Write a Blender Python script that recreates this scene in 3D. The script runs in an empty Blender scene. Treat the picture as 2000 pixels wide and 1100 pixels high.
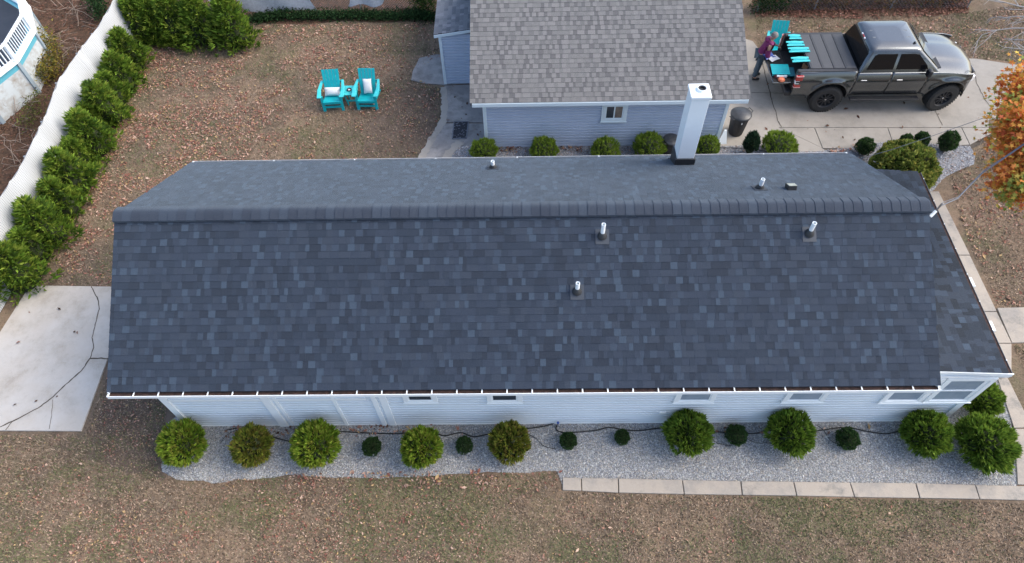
import bpy, bmesh, math, random
import numpy as np
from mathutils import Vector, Matrix, Euler
random.seed(7); RNG = np.random.default_rng(11)
S = bpy.context.scene; COL = S.collection; PI = math.pi
# ------------------------------------------------------------------ camera, sky, sun, exposure
H = 14.8; PITCH = math.radians(55.396); ROLL = math.radians(-2.0065); YAW = math.radians(-1.6936); FPX = 1349.5
_cy, _sy, _cp, _sp = math.cos(YAW), math.sin(YAW), math.cos(PITCH), math.sin(PITCH)
_f = Vector((_sy*_cp, _cy*_cp, -_sp)); _r = Vector((_cy, -_sy, 0)); _u = _r.cross(_f)
RIGHT = math.cos(ROLL)*_r + math.sin(ROLL)*_u; UP = -math.sin(ROLL)*_r + math.cos(ROLL)*_u; FWD = _f
CAMP = Vector((0, 0, H))
cam = bpy.data.cameras.new('camera'); cam.lens = FPX/2000*36; cam.sensor_width = 36; cam.clip_end = 400; cam.clip_start = .1
co = bpy.data.objects.new('camera', cam); COL.objects.link(co)
M3 = Matrix((RIGHT, UP, -FWD)).transposed(); co.matrix_world = Matrix.Translation(CAMP) @ M3.to_4x4()
S.camera = co
w = bpy.data.worlds.new('World'); S.world = w; w.use_nodes = True
nt = w.node_tree; sky = nt.nodes.new('ShaderNodeTexSky'); sky.sky_type = 'NISHITA'; sky.sun_disc = False
SUN_EL, SUN_AZ = math.radians(45), math.radians(84)      # azimuth clockwise from +Y
sky.sun_elevation = SUN_EL; sky.sun_rotation = SUN_AZ; sky.air_density = 1.0; sky.dust_density = 3.0; sky.ozone_density = 1.0
nt.links.new(sky.outputs[0], nt.nodes['Background'].inputs[0]); nt.nodes['Background'].inputs[1].default_value = .15
sl = bpy.data.lights.new('sun', 'SUN'); sl.energy = .8; sl.angle = math.radians(40); sl.color = (1, .985, .90)
so = bpy.data.objects.new('sun', sl); COL.objects.link(so)
sd = Vector((math.sin(SUN_AZ)*math.cos(SUN_EL), math.cos(SUN_AZ)*math.cos(SUN_EL), math.sin(SUN_EL)))
so.rotation_euler = sd.to_track_quat('Z', 'Y').to_euler(); so.location = (0, 0, 30)
S.view_settings.view_transform = 'Standard'; S.view_settings.look = 'None'; S.view_settings.exposure = 1.27; S.view_settings.gamma = 1
S.view_settings.use_curve_mapping = False
S.render.engine = 'CYCLES'; S.render.resolution_x = 1024; S.render.resolution_y = 563

# ------------------------------------------------------------------ survey helpers: photo point -> place in the yard
def ray(u, v): return (RIGHT*(u-1000)/FPX + UP*(550-v)/FPX + FWD)
def G(u, v, z=0):
    d = ray(u, v); t = (z-H)/d.z; return CAMP + d*t
def onY(u, v, y):
    d = ray(u, v); return CAMP + d*(y/d.y)
def onplane(u, v, p, n):
    d = ray(u, v); t = (Vector(p)-CAMP).dot(n)/d.dot(n); return CAMP + d*t
# ------------------------------------------------------------------ object helpers
def link(o, parent=None):
    COL.objects.link(o)
    if parent is not None: o.parent = parent
    return o
def tag(o, label=None, cat=None, group=None, kind=None):
    if label: o['label'] = label
    if cat: o['category'] = cat
    if group: o['group'] = group
    if kind: o['kind'] = kind
    return o
def empty(name, loc=(0, 0, 0), rz=0, label=None, cat=None, group=None):
    o = bpy.data.objects.new(name, None); o.location = loc; o.rotation_euler = (0, 0, rz); o.empty_display_size = .1
    link(o); return tag(o, label, cat, group)
def meshobj(name, me, parent=None): return link(bpy.data.objects.new(name, me), parent)
def copy_tree(o, parent=None, loc=None, rz=None, label=None):
    c = o.copy(); link(c, parent)
    if loc is not None: c.location = loc
    if rz is not None: c.rotation_euler = (0, 0, rz)
    if label: c['label'] = label
    for ch in list(o.children): copy_tree(ch, c)
    return c
class MB:
    def __init__(s): s.v = []; s.f = []; s.m = []; s.c = []
    def add(s, vs, fs, m=0, c=(1, 1, 1)):
        n = len(s.v); s.v += [tuple(p) for p in vs]; s.f += [tuple(i+n for i in f) for f in fs]; s.m += [m]*len(fs); s.c += [c]*len(fs)
    def box(s, c, d, rot=None, m=0, col=(1, 1, 1)):
        c = Vector(c); vs = []
        for sx, sy, sz in ((-1,-1,-1),(1,-1,-1),(1,1,-1),(-1,1,-1),(-1,-1,1),(1,-1,1),(1,1,1),(-1,1,1)):
            p = Vector((sx*d[0]/2, sy*d[1]/2, sz*d[2]/2))
            if rot is not None: p = rot @ p
            vs.append(c+p)
        s.add(vs, [(0,3,2,1),(4,5,6,7),(0,1,5,4),(1,2,6,5),(2,3,7,6),(3,0,4,7)], m, col); return s
    def bb(s, x0, x1, y0, y1, z0, z1, m=0): return s.box(((x0+x1)/2, (y0+y1)/2, (z0+z1)/2), (x1-x0, y1-y0, z1-z0), None, m)
    def beam(s, a, b, wd, th, upv=(0, 0, 1), m=0):
        a, b = Vector(a), Vector(b); x = (b-a); L = x.length; x.normalize(); y = Vector(upv).cross(x).normalized(); z = x.cross(y)
        return s.box((a+b)/2, (L, wd, th), Matrix((x, y, z)).transposed(), m)
    def prism(s, pts, off, m=0):
        n = len(pts); off = Vector(off); a = [Vector(p) for p in pts]; b = [p+off for p in a]
        s.add(a+b, [tuple(range(n))[::-1], tuple(range(n, 2*n))]+[(i, (i+1) % n, (i+1) % n+n, i+n) for i in range(n)], m); return s
    def tube(s, pts, r, n=8, m=0, cap=True):
        pts = [Vector(p) for p in pts]; rs = r if isinstance(r, (list, tuple)) else [r]*len(pts); vs = []
        up = Vector((0, 0, 1))
        for i, p in enumerate(pts):
            d = (pts[min(i+1, len(pts)-1)]-pts[max(i-1, 0)]).normalized()
            a = d.cross(up if abs(d.z) < .95 else Vector((1, 0, 0))).normalized(); b = d.cross(a)
            vs += [p+(a*math.cos(2*PI*k/n)+b*math.sin(2*PI*k/n))*rs[i] for k in range(n)]
        fs = [(i*n+k, i*n+(k+1) % n, (i+1)*n+(k+1) % n, (i+1)*n+k) for i in range(len(pts)-1) for k in range(n)]
        if cap: fs += [tuple(range(n))[::-1], tuple(range((len(pts)-1)*n, len(pts)*n))]
        s.add(vs, fs, m); return s
    def lathe(s, prof, c=(0, 0, 0), n=20, m=0, axis='z'):
        vs = []; c = Vector(c)
        for r, h in prof:
            for k in range(n):
                a = 2*PI*k/n; p = Vector((r*math.cos(a), r*math.sin(a), h))
                if axis == 'y': p = Vector((p.x, p.z, p.y))
                vs.append(c+p)
        fs = [(i*n+k, i*n+(k+1) % n, (i+1)*n+(k+1) % n, (i+1)*n+k) for i in range(len(prof)-1) for k in range(n)]
        s.add(vs, fs, m); return s
    def grid(s, rows, m=0):
        nr, nc = len(rows), len(rows[0])
        s.add([p for r in rows for p in r], [(i*nc+j, i*nc+j+1, (i+1)*nc+j+1, (i+1)*nc+j) for i in range(nr-1) for j in range(nc-1)], m); return s
    def build(s, name, mats, parent=None, smooth=False, bevel=0, fixn=True):
        me = bpy.data.meshes.new(name); me.from_pydata(s.v, [], s.f)
        if not isinstance(mats, (list, tuple)): mats = [mats]
        for m in mats: me.materials.append(m)
        if len(mats) > 1: me.polygons.foreach_set('material_index', s.m)
        if any(c != (1, 1, 1) for c in s.c):
            a = me.attributes.new('tint', 'FLOAT_COLOR', 'FACE'); a.data.foreach_set('color', np.array([(*c, 1) for c in s.c], 'f').ravel())
        if fixn:
            bm = bmesh.new(); bm.from_mesh(me); bmesh.ops.recalc_face_normals(bm, faces=bm.faces); bm.to_mesh(me); bm.free()
        if smooth: me.polygons.foreach_set('use_smooth', [True]*len(me.polygons))
        o = meshobj(name, me, parent)
        if bevel:
            b = o.modifiers.new('bevel', 'BEVEL'); b.width = bevel; b.segments = 2; b.limit_method = 'ANGLE'
        return o
def bulk(name, bv, bf, pos, rot, scl, col, mat, parent=None, ff=None):
    """many copies of a tiny base shape in one mesh. bv (k,3); bf list of equal-length faces; rot (n,3,3); scl (n,3)"""
    bv = np.asarray(bv, float); bf = np.asarray(bf); n = len(pos); k = len(bv)
    V = np.einsum('nij,nkj->nki', rot, bv[None]*scl[:, None, :]) + pos[:, None, :]
    F = (bf[None]+(np.arange(n)*k)[:, None, None]).reshape(-1, bf.shape[1])
    me = bpy.data.meshes.new(name); me.vertices.add(n*k); me.vertices.foreach_set('co', V.astype('f').ravel())
    nf, fs = F.shape; me.loops.add(nf*fs); me.loops.foreach_set('vertex_index', F.astype('i').ravel())
    me.polygons.add(nf); me.polygons.foreach_set('loop_start', (np.arange(nf)*fs).astype('i')); me.polygons.foreach_set('loop_total', np.full(nf, fs, 'i'))
    me.update(calc_edges=True); me.polygons.foreach_set('use_smooth', [False]*nf)
    a = me.attributes.new('tint', 'FLOAT_COLOR', 'FACE'); c4 = np.ones((n, 4), 'f'); c4[:, :3] = col
    c8 = np.repeat(c4, len(bf), 0)
    if ff is not None: c8[:, :3] *= np.tile(np.array(ff), n)[:, None]
    a.data.foreach_set('color', c8.ravel()); me.materials.append(mat)
    return meshobj(name, me, parent)
def rots(yaw, pitch, roll=None):
    n = len(yaw); cy, sy, cp, sp = np.cos(yaw), np.sin(yaw), np.cos(pitch), np.sin(pitch)
    A = np.zeros((n, 3, 3)); A[:, 0, 0] = cy; A[:, 0, 1] = -sy; A[:, 1, 0] = sy; A[:, 1, 1] = cy; A[:, 2, 2] = 1
    B = np.zeros((n, 3, 3)); B[:, 0, 0] = cp; B[:, 0, 2] = -sp; B[:, 2, 0] = sp; B[:, 2, 2] = cp; B[:, 1, 1] = 1
    if roll is None: return A @ B
    cr, sr = np.cos(roll), np.sin(roll); C = np.zeros((n, 3, 3)); C[:, 0, 0] = 1; C[:, 1, 1] = cr; C[:, 1, 2] = -sr; C[:, 2, 1] = sr; C[:, 2, 2] = cr
    return A @ B @ C
def in_poly(P, poly):
    x, y = P[:, 0], P[:, 1]; ins = np.zeros(len(P), bool); n = len(poly)
    for i in range(n):
        x0, y0 = poly[i][0], poly[i][1]; x1, y1 = poly[(i+1) % n][0], poly[(i+1) % n][1]
        if y0 == y1: continue
        c = ((y0 > y) != (y1 > y)) & (x < (x1-x0)*(y-y0)/(y1-y0)+x0); ins ^= c
    return ins
def sample(poly, n):
    a = np.array([(p[0], p[1]) for p in poly]); lo, hi = a.min(0), a.max(0); out = []; tot = 0
    while tot < n:
        P = RNG.uniform(lo, hi, (n*2, 2)); P = P[in_poly(P, poly)]; out.append(P); tot += len(P)
    return np.concatenate(out)[:n]
def vnoise(P, scale, seed=0):
    r = np.random.default_rng(seed); T = r.random((64, 64)); q = P*scale+100; i = np.floor(q).astype(int); f = q-i; f = f*f*(3-2*f)
    g = lambda a, b: T[(i[:, 0]+a) % 64, (i[:, 1]+b) % 64]
    return (g(0,0)*(1-f[:,0])+g(1,0)*f[:,0])*(1-f[:,1])+(g(0,1)*(1-f[:,0])+g(1,1)*f[:,0])*f[:,1]
# ------------------------------------------------------------------ materials
def mat(name, a, b=None, scale=5, rough=.6, metal=0, bump=0, bscale=None, detail=4, tint=False, spec=None, coat=0, trans=0, stretch=None, ramp=(.35, .65), tvar=0):
    m = bpy.data.materials.new(name); m.use_nodes = True; N = m.node_tree.nodes; L = m.node_tree.links; P = N['Principled BSDF']
    P.inputs['Roughness'].default_value = rough; P.inputs['Metallic'].default_value = metal
    if spec is not None: P.inputs['Specular IOR Level'].default_value = spec
    if coat: P.inputs['Coat Weight'].default_value = coat; P.inputs['Coat Roughness'].default_value = .05
    if trans: P.inputs['Transmission Weight'].default_value = trans
    co_ = N.new('ShaderNodeTexCoord'); src = co_.outputs['Object']
    if stretch:
        mp = N.new('ShaderNodeMapping'); mp.inputs['Scale'].default_value = stretch; L.new(src, mp.inputs[0]); src = mp.outputs[0]
    out = None
    if b is not None:
        n = N.new('ShaderNodeTexNoise'); n.inputs['Scale'].default_value = scale; n.inputs['Detail'].default_value = detail; n.inputs['Roughness'].default_value = .65
        L.new(src, n.inputs['Vector']); r = N.new('ShaderNodeValToRGB'); r.color_ramp.elements[0].position = ramp[0]; r.color_ramp.elements[1].position = ramp[1]
        r.color_ramp.elements[0].color = (*a, 1); r.color_ramp.elements[1].color = (*b, 1); L.new(n.outputs[0], r.inputs[0]); out = r.outputs[0]
    else: P.inputs['Base Color'].default_value = (*a, 1)
    if tint:
        at = N.new('ShaderNodeAttribute'); at.attribute_name = 'tint'
        mx = N.new('ShaderNodeMix'); mx.data_type = 'RGBA'; mx.blend_type = 'MULTIPLY'; mx.inputs[0].default_value = 1
        if out: L.new(out, mx.inputs[6])
        else: mx.inputs[6].default_value = (*a, 1)
        L.new(at.outputs['Color'], mx.inputs[7]); out = mx.outputs[2]
    if out: L.new(out, P.inputs['Base Color'])
    if bump:
        n2 = N.new('ShaderNodeTexNoise'); n2.inputs['Scale'].default_value = bscale or scale*6; n2.inputs['Detail'].default_value = 5; L.new(src, n2.inputs['Vector'])
        bp = N.new('ShaderNodeBump'); bp.inputs['Strength'].default_value = bump; bp.inputs['Distance'].default_value = .02; L.new(n2.outputs[0], bp.inputs['Height']); L.new(bp.outputs[0], P.inputs['Normal'])
    return m
def multimat(name, layers, rough=.9, bump=.5, bscale=40):
    """ground: base colour then (colour, scale, lo, hi, seed) noise patches over it"""
    m = bpy.data.materials.new(name); m.use_nodes = True; N = m.node_tree.nodes; L = m.node_tree.links; P = N['Principled BSDF']; P.inputs['Roughness'].default_value = rough
    P.inputs['Specular IOR Level'].default_value = .15
    co_ = N.new('ShaderNodeTexCoord'); rgb = N.new('ShaderNodeRGB'); rgb.outputs[0].default_value = (*layers[0], 1); out = rgb.outputs[0]
    for (c, sc, lo, hi, sd_, amt) in layers[1:]:
        mp = N.new('ShaderNodeMapping'); mp.inputs['Location'].default_value = (sd_*3.7, sd_*1.9, 0); L.new(co_.outputs['Object'], mp.inputs[0])
        n = N.new('ShaderNodeTexNoise'); n.inputs['Scale'].default_value = sc; n.inputs['Detail'].default_value = 6; n.inputs['Roughness'].default_value = .7; L.new(mp.outputs[0], n.inputs['Vector'])
        r = N.new('ShaderNodeMapRange'); r.inputs[1].default_value = lo; r.inputs[2].default_value = hi; r.inputs[4].default_value = amt; L.new(n.outputs[0], r.inputs[0])
        mx = N.new('ShaderNodeMix'); mx.data_type = 'RGBA'; L.new(r.outputs[0], mx.inputs[0]); L.new(out, mx.inputs[6]); mx.inputs[7].default_value = (*c, 1); out = mx.outputs[2]
    L.new(out, P.inputs['Base Color'])
    n2 = N.new('ShaderNodeTexNoise'); n2.inputs['Scale'].default_value = bscale; n2.inputs['Detail'].default_value = 6; L.new(co_.outputs['Object'], n2.inputs['Vector'])
    bp = N.new('ShaderNodeBump'); bp.inputs['Strength'].default_value = bump; bp.inputs['Distance'].default_value = .03; L.new(n2.outputs[0], bp.inputs['Height']); L.new(bp.outputs[0], P.inputs['Normal'])
    return m
def voromat(name, cols, scale, rough=.9, bump=.8):
    m = bpy.data.materials.new(name); m.use_nodes = True; N = m.node_tree.nodes; L = m.node_tree.links; P = N['Principled BSDF']; P.inputs['Roughness'].default_value = rough
    co_ = N.new('ShaderNodeTexCoord'); v = N.new('ShaderNodeTexVoronoi'); v.inputs['Scale'].default_value = scale; L.new(co_.outputs['Object'], v.inputs['Vector'])
    sx = N.new('ShaderNodeSeparateColor'); L.new(v.outputs['Color'], sx.inputs[0]); r = N.new('ShaderNodeValToRGB'); r.color_ramp.interpolation = 'CONSTANT'
    for i, c in enumerate(cols):
        e = r.color_ramp.elements[i] if i < 2 else r.color_ramp.elements.new(i/len(cols)); e.position = i/len(cols); e.color = (*c, 1)
    L.new(sx.outputs[0], r.inputs[0]); L.new(r.outputs[0], P.inputs['Base Color'])
    bp = N.new('ShaderNodeBump'); bp.inputs['Strength'].default_value = bump; bp.inputs['Distance'].default_value = .02; bp.invert = True; L.new(v.outputs['Distance'], bp.inputs['Height']); L.new(bp.outputs[0], P.inputs['Normal'])
    return m
M = {}
M['lawn'] = multimat('lawn', [(.155, .115, .082), ((.275, .188, .125), .45, .44, .62, 1, .9), ((.118, .115, .058), .7, .52, .66, 2, .7), ((.085, .058, .042), 1.7, .5, .66, 3, .75), ((.30, .23, .175), 8, .56, .70, 4, .6), ((.05, .045, .026), 22, .5, .66, 5, .75), ((.34, .27, .21), 50, .56, .7, 8, .6)])
M['litter'] = multimat('litter', [(.08, .05, .033), ((.15, .08, .05), 5, .45, .62, 1, .9), ((.03, .022, .016), 11, .5, .65, 2, .8), ((.2, .12, .08), 22, .55, .7, 3, .7)], bump=1, bscale=25)
M['grass'] = mat('grass', (1, 1, 1), rough=.9, tint=True, spec=.1)
M['leaf'] = mat('leaf', (1, 1, 1), rough=.7, tint=True, spec=.25)
M['needle'] = mat('needle', (1, 1, 1), rough=.75, tint=True, spec=.15)
for k_, w_ in (('needle', .35), ('leaf', .3)):
    N = M[k_].node_tree.nodes; L = M[k_].node_tree.links; tl_ = N.new('ShaderNodeBsdfTranslucent'); ms_ = N.new('ShaderNodeMixShader'); ms_.inputs[0].default_value = w_
    at_ = [n for n in N if n.type == 'ATTRIBUTE'][0]; L.new(at_.outputs['Color'], tl_.inputs[0]); L.new(N['Principled BSDF'].outputs[0], ms_.inputs[1]); L.new(tl_.outputs[0], ms_.inputs[2]); L.new(ms_.outputs[0], N['Material Output'].inputs[0])
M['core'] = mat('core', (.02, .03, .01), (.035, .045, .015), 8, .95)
M['bark'] = mat('bark', (.12, .1, .085), (.22, .19, .17), 12, .9, bump=.4)
M['concrete'] = multimat('concrete', [(.335, .305, .265), ((.25, .23, .20), 1.1, .45, .65, 1, .85), ((.39, .36, .32), .5, .5, .7, 2, .7), ((.30, .27, .24), 4, .6, .8, 3, .5), ((.42, .38, .34), 30, .5, .75, 4, .5)], rough=.85, bump=.15, bscale=60)
M['pad'] = multimat('pad', [(.47, .425, .37), ((.37, .33, .28), 1.4, .45, .62, 4, .9), ((.51, .48, .44), .6, .45, .62, 2, .8), ((.33, .29, .24), 5, .58, .75, 7, .6), ((.5, .46, .42), 34, .5, .75, 4, .5)], rough=.85, bump=.15, bscale=60)
M['patio'] = multimat('patio', [(.25, .235, .225), ((.34, .32, .3), 1.6, .45, .62, 2, .9), ((.14, .13, .12), 2.2, .5, .7, 5, .8), ((.2, .16, .12), 7, .58, .75, 3, .5)], rough=.9, bump=.2, bscale=50)
M['slab'] = multimat('slab', [(.39, .34, .285), ((.28, .26, .235), 1.3, .46, .62, 1, .85), ((.19, .185, .17), 1.9, .55, .68, 6, .8), ((.44, .39, .34), 20, .5, .75, 4, .6)], rough=.9, bump=.25, bscale=70)
M['joint'] = mat('joint', (.06, .05, .04), (.1, .08, .06), 20, .95)
M['gravelbase'] = voromat('gravelbase', [(.15, .155, .165), (.24, .245, .26), (.3, .305, .32), (.2, .2, .21), (.36, .37, .39)], 55)
M['stone'] = mat('stone', (1, 1, 1), rough=.85, tint=True, spec=.3)
M['shingle'] = mat('shingle', (.8, .8, .8), (1.2, 1.2, 1.2), 90, .82, bump=.35, bscale=260, tint=True, spec=.22)
M['shingle'].node_tree.nodes['Principled BSDF'].inputs['Sheen Tint'].default_value = (.72, .88, 1, 1); M['shingle'].node_tree.nodes['Principled BSDF'].inputs['Sheen Weight'].default_value = .24; M['shingle'].node_tree.nodes['Principled BSDF'].inputs['Sheen Roughness'].default_value = .5
M['deck'] = mat('deck', (.03, .032, .04), rough=.9)
M['white'] = mat('white_trim', (.85, .89, .90), (.82, .86, .87), 3, .45)
M['siding'] = mat('siding', (.68, .74, .78), (.66, .72, .76), 2, .5)
M['gsiding'] = mat('garage_siding', (.45, .52, .63), (.42, .49, .60), 2, .5)
M['gtrim'] = mat('garage_trim', (.66, .76, .8), rough=.45)
M['glass'] = mat('window_glass', (.045, .055, .07), rough=.08, spec=.5)
M['blind'] = mat('blind', (.30, .36, .43), (.24, .30, .37), 6, .4, spec=.5, coat=.3)
M['curtain'] = mat('curtain', (.12, .1, .09), (.2, .16, .12), 9, .4, coat=.6)
M['debris'] = mat('gutter_debris', (.03, .02, .018), (.09, .05, .04), 14, .95, bump=.6)
M['flange'] = mat('flange', (.032, .04, .053), (.042, .052, .068), 20, .6)
M['flash'] = mat('flashing', (.025, .027, .03), rough=.5)
M['grey'] = mat('grey_metal', (.16, .17, .19), rough=.5, metal=.3)
M['rubber'] = mat('rubber', (.016, .016, .017), (.026, .025, .024), 12, .8)
M['black'] = mat('black_plastic', (.018, .018, .02), (.03, .03, .033), 9, .5)
M['teal'] = mat('teal', (.0, .44, .47), (.0, .38, .43), 7, .5)
M['pale_teal'] = mat('pale_teal', (.06, .56, .56), (.04, .48, .5), 7, .5)
M['cloth'] = mat('white_cloth', (.8, .79, .78), (.74, .73, .72), 15, .9, bump=.2)
M['steel'] = mat('galvanised', (.33, .34, .35), (.26, .27, .28), 20, .5, metal=.4)

# ------------------------------------------------------------------ ground
def sheet(name, poly, z, material, thick=0, parent=None, bevel=0):
    mb = MB(); pts = [(p[0], p[1], z) for p in poly]
    if thick: mb.prism([(p[0], p[1], z-thick) for p in poly], (0, 0, thick))
    else: mb.add(pts, [tuple(range(len(pts)))])
    o = mb.build(name, material, parent, bevel=bevel)
    if not thick:
        if o.data.polygons[0].normal.z < 0: o.data.flip_normals()
    return o
gr = sheet('ground', [(-150, -60), (150, -60), (150, 200), (-150, 200)], 0, M['lawn']); tag(gr, kind='structure')
def px(pts, z=0): return [G(u, v, z) for u, v in pts]
def wobble(poly, amp, step, seed):
    r = random.Random(seed); out = []
    for i, p in enumerate(poly):
        q = poly[(i+1) % len(poly)]; n = max(1, int((Vector(q)-Vector(p)).length/step))
        for k in range(n):
            a = Vector(p).lerp(Vector(q), k/n); out.append((a.x+r.uniform(-amp, amp), a.y+r.uniform(-amp, amp), 0))
    return out
def ribbon(name, pts, wd, z, material, parent):
    pts = [Vector((p[0], p[1], 0)) for p in pts]; fine = []
    r = random.Random(len(pts))
    for a, b in zip(pts, pts[1:]):
        n = max(1, int((b-a).length/.07))
        for k in range(n): fine.append(a.lerp(b, k/n)+Vector((r.uniform(-.008, .008), r.uniform(-.008, .008), 0)))
    fine.append(pts[-1]); rows = []
    for i, p in enumerate(fine):
        d = (fine[min(i+1, len(fine)-1)]-fine[max(i-1, 0)]).normalized(); nrm = Vector((-d.y, d.x, 0))*wd*r.uniform(.35, .65)
        rows.append([p+nrm+Vector((0, 0, z)), p-nrm+Vector((0, 0, z))])
    return MB().grid(rows).build(name, material, parent, fixn=False)
# leaf litter bank left of the fence and behind the yards
lit = sheet('leaf_litter_ground', wobble(px([(262, -10), (262, 40), (215, 130), (120, 290), (20, 490), (-200, 800), (-900, 400), (-500, -250), (262, -260)]), .12, .6, 1), .004, M['litter']); tag(lit, kind='structure')
lit2 = sheet('leaf_litter_ground', wobble(px([(262, 30), (500, 48), (700, 42), (850, 40), (850, -300), (262, -300)]), .1, .6, 2), .004, M['litter']); tag(lit2, kind='structure')
lit3 = sheet('leaf_litter_ground', wobble(px([(1470, 28), (1700, 32), (1890, 22), (1900, -300), (1470, -300)]), .1, .6, 3), .004, M['litter']); tag(lit3, kind='structure')
M['shade_brown'] = multimat('shade_brown', [(.115, .085, .065), ((.17, .125, .095), 1.5, .45, .65, 1, .8), ((.07, .055, .04), 3, .5, .7, 3, .7), ((.24, .18, .14), 24, .58, .74, 4, .5)])  # darker brown that paints soft shade onto the ground
so1 = sheet('painted_shade', wobble(px([(215, 700), (240, 690), (330, 740), (345, 800), (322, 860), (316, 935), (250, 930), (180, 890), (178, 850)]), .1, .3, 21), .004, M['shade_brown']); tag(so1, kind='structure')  # ambient shade left of the house, painted as a darker sheet
so2 = sheet('painted_shade', wobble(px([(790, 170), (865, 170), (864, 235), (812, 325), (700, 330), (720, 240), (740, 190)]), .12, .3, 22), .004, M['shade_brown']); tag(so2, kind='structure')  # soft shadow west of the garage, painted as a darker sheet
# concrete pad at the left
padp = px([(60, 559), (262, 562), (160, 843), (-20, 842), (-75, 770)])
pad = sheet('concrete_pad', padp, .04, M['pad'], .05, bevel=.008); tag(pad, kind='structure')
c1 = lambda L: px([(x/3.056, 540+y/3.056) for x, y in L])
ribbon('crack', c1([(550,65),(590,140),(597,200),(575,290),(555,370),(565,430),(543,495)]), .022, .044, M['joint'], pad)
ribbon('crack', c1([(543,495),(490,570),(400,650),(320,725),(250,780),(170,825),(80,870),(-40,925)]), .03, .044, M['joint'], pad)
ribbon('crack', c1([(543,495),(610,493),(700,502)]), .03, .044, M['joint'], pad)
ribbon('crack', c1([(322,740),(318,800),(300,915)]), .01, .044, M['joint'], pad)
ribbon('crack', c1([(80,870),(40,922)]), .018, .044, M['joint'], pad)
# driveway behind the garage
drv = px([(1395, 292), (1405, 60), (1470, 82), (1490, 108), (1700, 112), (1905, 116), (1985, 128), (2100, 135), (2120, 200), (1930, 236), (1930, 250), (1520, 250), (1602, 289), (1620, 300), (1500, 330), (1395, 330)])
drive = sheet('driveway', drv, .03, M['concrete'], .05, bevel=.008); tag(drive, kind='structure')
c4 = lambda L: px([(1400+x/3.333, y/3.333) for x, y in L])
ribbon('crack', c4([(285,370),(320,520),(345,610),(360,680),(385,740),(395,790),(420,835)]), .03, .034, M['joint'], drive)
ribbon('crack', c4([(225,608),(420,612),(640,614)]), .018, .034, M['joint'], drive)
ribbon('crack', c4([(1675,470),(1685,540),(1710,590),(1745,660),(1780,700)]), .022, .034, M['joint'], drive)
ribbon('crack', c4([(1415,720),(1465,822)]), .02, .034, M['joint'], drive)
walk = tag(empty('walkway'), kind='structure')
jt = [1522, 1590, 1733, 1877, 1932]; jb = [(1603, 290), (1606, 291), (1747, 293), (1893, 284), (1935, 262)]
for i in range(4):
    g = .55
    p = px([(jt[i]+g, 251), (jt[i+1]-g, 251), (jb[i+1][0]-g, jb[i+1][1]), (jb[i][0]+g, jb[i][1])])
    sheet('paving_slab', p, .034, M['concrete'], .05, walk, bevel=.008)
sheet('joint_bed', px([(1500, 246), (1940, 246), (1940, 270), (1900, 290), (1600, 300)]), .006, M['joint'], 0, walk)
# patio beside the garage
pat = tag(empty('patio'), kind='structure')
sheet('paving_slab', wobble(px([(803, 158), (806, 140), (820, 115), (850, 108), (920, 108), (920, 163), (870, 167), (830, 165)]), .02, .3, 5), .03, M['patio'], .04, pat)
sheet('paving_slab', wobble(px([(868, 169), (930, 166), (960, 200), (960, 241), (872, 240), (868, 205)]), .01, .4, 6), .03, M['patio'], .04, pat)
sheet('paving_slab', wobble(px([(871, 242), (960, 243), (962, 286), (900, 286), (868, 335), (806, 335), (846, 275)]), .01, .4, 7), .03, M['patio'], .04, pat)
ribbon('kerb_edge', px([(866, 172), (869, 205), (866, 238), (845, 272), (812, 330)]), .2, .036, M['concrete'], pat)
ribbon('kerb_edge', px([(900, 278), (878, 300), (862, 325)]), .25, .036, M['concrete'], pat)
# gravel beds
bedF = wobble(px([(330, 826), (345, 815), (1000, 800), (1900, 770), (1905, 740), (1946, 736), (1972, 797), (1985, 925), (1985, 952), (1500, 945), (1098, 938), (1098, 953), (1086, 922), (1000, 922), (900, 925), (800, 932), (700, 934), (560, 929), (420, 943), (345, 937), (318, 922), (318, 875)]), .025, .25, 9)
gf = sheet('gravel_bed', bedF, .012, M['gravelbase']); tag(gf, kind='structure')
bedB = wobble(px([(866, 330), (895, 288), (950, 280), (1400, 278), (1402, 288), (1480, 284), (1520, 300), (1606, 296), (1680, 288), (1745, 275), (1800, 282), (1893, 287), (1903, 305), (1900, 322), (1850, 345), (1790, 400), (1650, 380), (870, 380)]), .025, .25, 10)
gb = sheet('gravel_bed', bedB, .035, M['gravelbase'], .03); tag(gb, kind='structure')
# lower sidewalk, slab by slab
sw = tag(empty('sidewalk'), kind='structure')
T = [(1098,934),(1135,934.5),(1207,936),(1332,938.5),(1446,941),(1549,942),(1659,943.5),(1787,945),(1903,948),(2025,951),(2150,955)]
Bt = [(1098,958),(1136,959.5),(1208,963),(1336,966),(1449,967.5),(1555,969),(1668,971.5),(1795,973.5),(1912,975.5),(2035,978.5),(2165,981)]
for i in range(len(T)-1):
    g = .9
    p = px([(T[i][0]+g, T[i][1]), (T[i+1][0]-g, T[i+1][1]), (Bt[i+1][0]-g, Bt[i+1][1]), (Bt[i][0]+g, Bt[i][1])])
    sheet('paving_slab', p, .04+random.uniform(-.006, .006), M['slab'], .06, sw, bevel=.01)
sheet('joint_bed', px([(1099, 935), (2150, 956), (2165, 980), (1099, 957)]), .02, M['joint'], 0, sw)
ew = tag(empty('front_walk'), kind='structure')
Rr = [(1832,375),(1893,500),(1945,610),(1974,672),(2003,740),(2030,838),(2045,950)]
Lr = [(1800,375),(1858,500),(1905,610),(1934,672),(1947,740),(1979,838),(1986,948)]
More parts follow.
